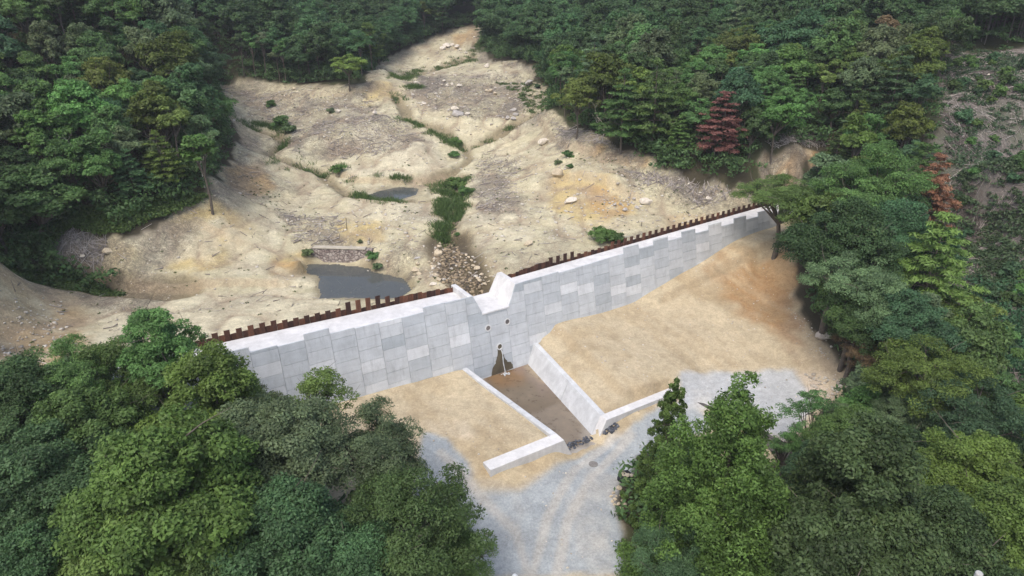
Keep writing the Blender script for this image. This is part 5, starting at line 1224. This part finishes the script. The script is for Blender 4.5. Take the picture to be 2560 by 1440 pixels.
g = np.concatenate([on_path(P_((700,415),(770,425),(840,420)), 90, .8, 1), on_path(P_((850,478),(900,494),(960,508),(1000,508)), 110, .35, 2), on_path(P_((880,455),(940,455),(1060,455)), 60, .35, 3), on_path(P_((1150,440),(1120,470),(1135,480)), 420, .8, 4), on_path(P_((1108,500),(1108,560),(1100,595)), 260, .42, 5), on_path(P_((1150,490),(1150,530),(1143,545)), 130, .35, 6), on_path(P_((1010,300),(1070,318),(1110,345),(1150,370)), 130, .6, 7), on_path(P_((980,195),(1020,188),(1080,170),(1170,150),(1200,110)), 260, 1.0, 8), on_path(P_((985,235),(1010,262)), 50, .5, 9), on_path(P_((600,305),(660,312),(710,330)), 110, .7, 10), on_path(P_((710,350),(700,375)), 40, .5, 11), on_path(P_((1020,215),(1050,220)), 50, .6, 12), on_path(P_((1190,365),(1220,352),(1290,300)), 40, .4, 13)])
g = g[fbm(g[:, 0], g[:, 1], 2.0, 3) > -.12]
grass("creek_grass", g, .5, 26, (.085, .150, .046), "green grass and reeds lining the small creeks of the bare valley", 8)
# scattered weeds on bare ground
wd = np.concatenate([scatter(UPCLR, 700, 41), scatter(P_((1400,380),(1650,430),(1840,480),(1700,520),(1500,440)), 60, 42), scatter(P_((620,430),(760,520),(680,530),(620,480)), 40, 43)])
leaf_carpet("weeds", wd, .16, 9, .14, (.075, .105, .036), "tiny weeds dotted over the bare valley soil", "weeds", 9)
# felled slope: dry branches and shrubs
def sticks(name, pts, L, rad, seed, mat, label, cat):
    r = np.random.default_rng(seed); V = []; Fc = []; T = []
    for (x, y, z) in pts:
        a = r.uniform(0, 6.28); l = L * r.uniform(.4, 1.4); q = rad * r.uniform(.5, 1.5); dx, dy = math.cos(a) * l / 2, math.sin(a) * l / 2; px, py = -math.sin(a) * q, math.cos(a) * q
        z0, z1 = zg(x - dx, y - dy), zg(x + dx, y + dy); b = len(V); hh = r.uniform(.02, .25) * min(L, 1)
        V += [(x - dx - px, y - dy - py, z0 + .02), (x - dx + px, y - dy + py, z0 + .02), (x - dx, y - dy, z0 + .02 + 1.7 * q), (x + dx - px * .4, y + dy - py * .4, z1 + hh), (x + dx + px * .4, y + dy + py * .4, z1 + hh), (x + dx, y + dy, z1 + hh + .8 * q)]
        Fc += [(b, b + 1, b + 4, b + 3), (b + 1, b + 2, b + 5, b + 4), (b + 2, b, b + 3, b + 5)]; T += [r.random()] * 3
    Fc = np.array(Fc)
    return tag(link(name, mesh_np(name, V, Fc.ravel(), np.full(len(Fc), 4), {"tint": ('FACE', T)}), mat), label, cat, kind="stuff")
twig = mat_tint("dry_twigs", (.18, .155, .14), (.45, .41, .37), .95, 6, .2)
cutpts = scatter(P_((2350,95),(2420,140),(2560,122),(3150,125),(3150,1000),(2560,1000),(2460,800),(2400,640),(2345,430)), 6000, 51)
sticks("felled_branches", cutpts, 1.3, .028, 52, twig, "dry grey branches strewn over the felled slope at the right", "brushwood")
lp = np.concatenate([scatter(P_((720,330),(860,290),(1000,300),(1060,350),(940,390),(850,400)), 420, 53), scatter(P_((1040,190),(1300,180),(1330,270),(1180,300),(1060,270)), 420, 54), scatter(P_((1200,400),(1290,400),(1290,520),(1190,530)), 260, 55), scatter(P_((1560,430),(1840,490),(1800,510),(1600,470)), 300, 56), scatter(P_((130,600),(270,600),(260,670),(150,650)), 260, 57), scatter(P_((1910,332),(2020,337),(2070,365),(1925,368)), 320, 58), scatter(P_((560,215),(900,235),(960,260),(620,290)), 300, 59), scatter(P_((700,530),(850,540),(860,610),(740,610)), 150, 60), scatter(P_((1380,310),(1500,345),(1560,385),(1400,365)), 220, 61), scatter(UPCLR, 900, 75)])
sticks("twig_litter", lp, .9, .036, 62, twig, "dry grey twig litter lying on the mounds of the bare valley", "twigs")
sh = scatter(P_((2360,110),(2560,140),(3150,140),(3150,1000),(2560,1000),(2460,780),(2400,640),(2350,430)), 2600, 63)
leaf_carpet("slope_scrub", sh, .6, 34, .26, (.066, .118, .058), "patchy green scrub regrowing on the felled slope", "scrub", 64)
sh = scatter(P_((2400,430),(2560,430),(2600,720),(2460,720)), 420, 85)
leaf_carpet('mid_slope_scrub', sh, .55, 34, .24, (.080, .132, .062), 'green scrub on the middle of the felled slope', 'scrub', 86)
sh = scatter(P_((2420,700),(2560,700),(3000,800),(3000,1300),(2500,1060),(2440,860)), 900, 65)
leaf_carpet("lower_slope_scrub", sh, .75, 42, .24, (.042, .100, .044), "dense blue green creepers on the lower felled slope", "scrub", 66)
dull = mat_tint("bundled_twigs", (.075, .062, .055), (.17, .145, .13), .95, 6, .2)
bp = np.concatenate([scatter(P_((2390,470),(2440,480),(2480,600),(2430,620),(2390,540)), 500, 67), scatter(P_((2430,160),(2520,170),(2540,240),(2440,230)), 300, 68), scatter(P_((2350,280),(2420,300),(2430,400),(2360,380)), 300, 69)])
sticks("brushwood_heaps", bp, 1.3, .03, 70, dull, "dark heaps of piled brushwood on the felled slope", "brushwood")
for (u, v, k, lab) in [(2495,140,1,"pale bare log lying across the top of the felled slope"), (2400,320,.9,"tan fallen log at the edge of the right forest"), (2430,200,.8,"pale forked branch on the upper felled slope"), (2400,235,.7,"grey fallen branch below the pale forked one"), (2470,205,.9,"curved grey branch right of the pale forked one"), (1430,327,.6,"white fallen trunk at the foot of the right forest"), (1300,428,.45,"thin grey branch lying on the litter right of the creek"), (2440,590,.8,"long thin branch on the slope beside the dark brushwood heap")]:
    p = G(u, v); z = zg(p[0], p[1]); a = rt.uniform(0, 3.1); L = 4.2 * k; mb = MB(); q = []
    for i in range(5):
        t = i / 4 - .5; x, y = p[0] + math.cos(a) * L * t, p[1] + math.sin(a) * L * t + .2 * math.sin(t * 4); q.append((x - p[0], y - p[1], zg(x, y) - z + .10))
    mb.tube(q, [.11 * k, .10 * k, .085 * k, .07 * k, .045 * k], 6)
    for _ in range(2):
        j = rt.choice((2, 3)); e = Vector(q[j]) + Vector((rt.uniform(-.9, .9), rt.uniform(-.9, .9), .25)) * k; mb.tube([q[j], Vector(q[j]).lerp(e, .5) + Vector((0, 0, .1)), e], [.05 * k, .04 * k, .015 * k], 5)
    o = mb.build("fallen_log", M["palebark"]); o.location = (p[0], p[1], z); tag(o, lab, "log")
for i, (x, y, z) in enumerate(scatter(P_((2370,140),(2560,160),(2620,300),(2620,900),(2520,900),(2420,640),(2370,400)), 46, 71)):
    key = rt.choice(("bushM0", "bushM1")); set_tree(key, x, y, rt.uniform(.45, 1.05), rt.choice((MD, BL, LG, DK)), "bush", "round green shrub dotted on the felled slope", "bush", "shrubs on the felled slope", None, rt.uniform(.8, 1.2))
# tall thin stems of the conifer stand at the top right
def pole_tree(key, seed):
    r = np.random.default_rng(seed); h = 13.0; mb = MB(); mb.tube([(0, 0, -.5), (r.uniform(-.2, .2), 0, h * .5), (r.uniform(-.4, .4), r.uniform(-.4, .4), h)], [.085, .07, .03], 5, .5, False)
    C = np.c_[r.normal(size=(26, 2)) * 1.0, h * r.uniform(.62, 1.02, 26)]; v = leaf_quads(C, r.uniform(.45, .8, 26), 80, .34, .8, r); proto(key, crown_mesh([v]), mb, M["greybark"], 10.5, 1.9, h)
pole_tree("poleA", 301); pole_tree("poleB", 302)
st_ = scatter(P_((2405,118),(2480,112),(2560,108),(2680,108),(2680,70),(2560,70),(2420,80)), 34, 72)
for x, y, z in st_: set_tree(rt.choice(("poleA", "poleB")), x, y, rt.uniform(.8, 1.05), rt.choice((DK, BL, MD)), "conifer_tree", "tall thin stemmed conifer of the stand above the felled slope", "tree", "conifer stand above the felled slope")
# bare stems along the edge of the back forest
for u, v in [(612,196),(640,200),(668,205),(700,210),(715,212),(752,208),(775,210),(800,205),(905,195),(930,180),(948,165),(1062,100),(1090,92),(1108,88),(1388,250),(1400,280),(1412,300),(1440,305),(1470,318)]:
    p = G(u, v - 4); set_tree("tall%s" % rt.choice(("M0", "M1")), p[0], p[1], rt.uniform(.55, .85), rt.choice((DK, OL, GY_, MD)), "broadleaf_tree", "slim tree with a bare pale stem along the forest edge of the bare valley", "tree", "slim trees along the forest edge", None, 1.1)
# ---------------------------------------------------------------- the man at the bottom edge
def person():
    p = atz(1287, 1441, -4.72); gz = zg(p[0], p[1]); s = (p[2] + .06 - gz) / 1.70
    root = empty("person", (p[0], p[1], gz), 0, "person in dark work clothes and white helmet on the track, at the bottom edge", "person")
    J = [((0, 0, .95), .15), ((0, 0, 1.15), .15), ((0, 0, 1.38), .155), ((0, 0, 1.47), .06), ((0, .01, 1.56), .085), ((0, .01, 1.66), .095),
         ((-.19, 0, 1.40), .065), ((-.25, .03, 1.14), .048), ((-.23, .14, .92), .036), ((.19, 0, 1.40), .065), ((.26, .02, 1.14), .048), ((.25, .12, .92), .036),
         ((-.10, 0, .86), .095), ((-.11, .02, .48), .065), ((-.11, 0, .08), .045), ((-.11, .14, .035), .04), ((.10, 0, .86), .095), ((.12, .0, .48), .065), ((.13, -.02, .08), .045), ((.14, .12, .035), .04),
         ((-.22, .19, .84), .02), ((.24, .17, .84), .02)]
    Ed = [(0, 1), (1, 2), (2, 3), (3, 4), (4, 5), (2, 6), (6, 7), (7, 8), (8, 20), (2, 9), (9, 10), (10, 11), (11, 21), (0, 12), (12, 13), (13, 14), (14, 15), (0, 16), (16, 17), (17, 18), (18, 19)]
    me = bpy.data.meshes.new("body"); me.from_pydata([tuple(Vector(j[0]) * s) for j in J], Ed, []); me.update()
    o = bpy.data.objects.new("body", me); COL.objects.link(o)
    sk = o.modifiers.new("skin", 'SKIN'); sub = o.modifiers.new("sub", 'SUBSURF'); sub.levels = 2; sub.render_levels = 2
    for i, j in enumerate(J): me.skin_vertices[0].data[i].radius = (j[1] * s, j[1] * s)
    me.skin_vertices[0].data[0].use_root = True
    dg = bpy.context.evaluated_depsgraph_get(); m2 = bpy.data.meshes.new_from_object(o.evaluated_get(dg)); bpy.data.objects.remove(o)
    m2.name = "body"
    sk_ = mat_concrete("skin", (.45, .29, .21), .03); cl = mat_concrete("dark_work_cloth", (.045, .05, .065), .15); m2.materials.clear(); m2.materials.append(cl); m2.materials.append(sk_)
    for f in m2.polygons:
        z = f.center.z / s; f.material_index = 1 if (z > 1.5 or (z < .90 and abs(f.center.x) / s > .185)) else 0; f.use_smooth = True
    b = link("body", m2, None, root)
    for sx in (-.035, .035):
        mb = MB(); mb.tube([(sx * s, -.078 * s, 1.62 * s), (sx * s, -.092 * s, 1.62 * s)], [.012 * s, .008 * s], 8); mb.build("eye", M["black"], root)
    mb = MB(); mb.tube([(0, -.07 * s, 1.615 * s), (0, -.115 * s, 1.585 * s), (0, -.085 * s, 1.575 * s)], [.012 * s, .018 * s, .008 * s], 6); mb.build("nose", sk_, root)
    for sx in (-1, 1):
        for k in range(4):
            mb = MB(); x = sx * (.215 + .012 * k) * s; mb.tube([(x, .17 * s, .86 * s), (x, .185 * s, .82 * s), (x, .175 * s, (.785 + .008 * abs(k - 1.5)) * s)], [.010 * s, .009 * s, .006 * s], 6); mb.build("finger", sk_, root)
        mb = MB(); mb.tube([(sx * .21 * s, .14 * s, .88 * s), (sx * .195 * s, .155 * s, .84 * s)], [.012 * s, .008 * s], 6); mb.build("thumb", sk_, root)
    hm = bmesh.new(); bmesh.ops.create_uvsphere(hm, u_segments=24, v_segments=14, radius=.125 * s)
    bmesh.ops.delete(hm, geom=[v for v in hm.verts if v.co.z < -.012 * s], context='VERTS')
    for v in hm.verts:
        v.co.z *= .95
        if v.co.z < .008 * s: v.co.x *= 1.14; v.co.y *= 1.22
    mh = bpy.data.meshes.new("helmet"); hm.to_mesh(mh); hm.free(); mh.polygons.foreach_set("use_smooth", np.ones(len(mh.polygons), bool))
    h = link("helmet", mh, mat_concrete("white_helmet_shell", (.80, .80, .80), .02, .4), root, (0, .01 * s, 1.665 * s))
    sd = h.modifiers.new("solid", 'SOLIDIFY'); sd.thickness = .008
    root.rotation_euler = (0, 0, 2.6)
person()

# ---------------------------------------------------------------- thin moist air
hz = bpy.data.meshes.new("haze"); bb = bmesh.new(); bmesh.ops.create_cube(bb, size=1); bb.to_mesh(hz); bb.free()
ho = link("haze", hz); lo_, hi_ = float(vz.min()) - 2, max(float(vz.max()), CAM_Z) + 30
ho.scale = (560, 460, hi_ - lo_); ho.location = (0, 215, (hi_ + lo_) / 2); tag(ho, "thin pale haze over the valley", "haze", kind="stuff")
hm_ = bpy.data.materials.new("haze_air"); hm_.use_nodes = True; t_ = hm_.node_tree; t_.nodes.remove(t_.nodes["Principled BSDF"])
pv = t_.nodes.new("ShaderNodeVolumePrincipled"); pv.inputs["Color"].default_value = (.95, .97, 1, 1); pv.inputs["Density"].default_value = .00042; pv.inputs["Anisotropy"].default_value = .2
t_.links.new(pv.outputs[0], t_.nodes["Material Output"].inputs["Volume"]); hz.materials.append(hm_)
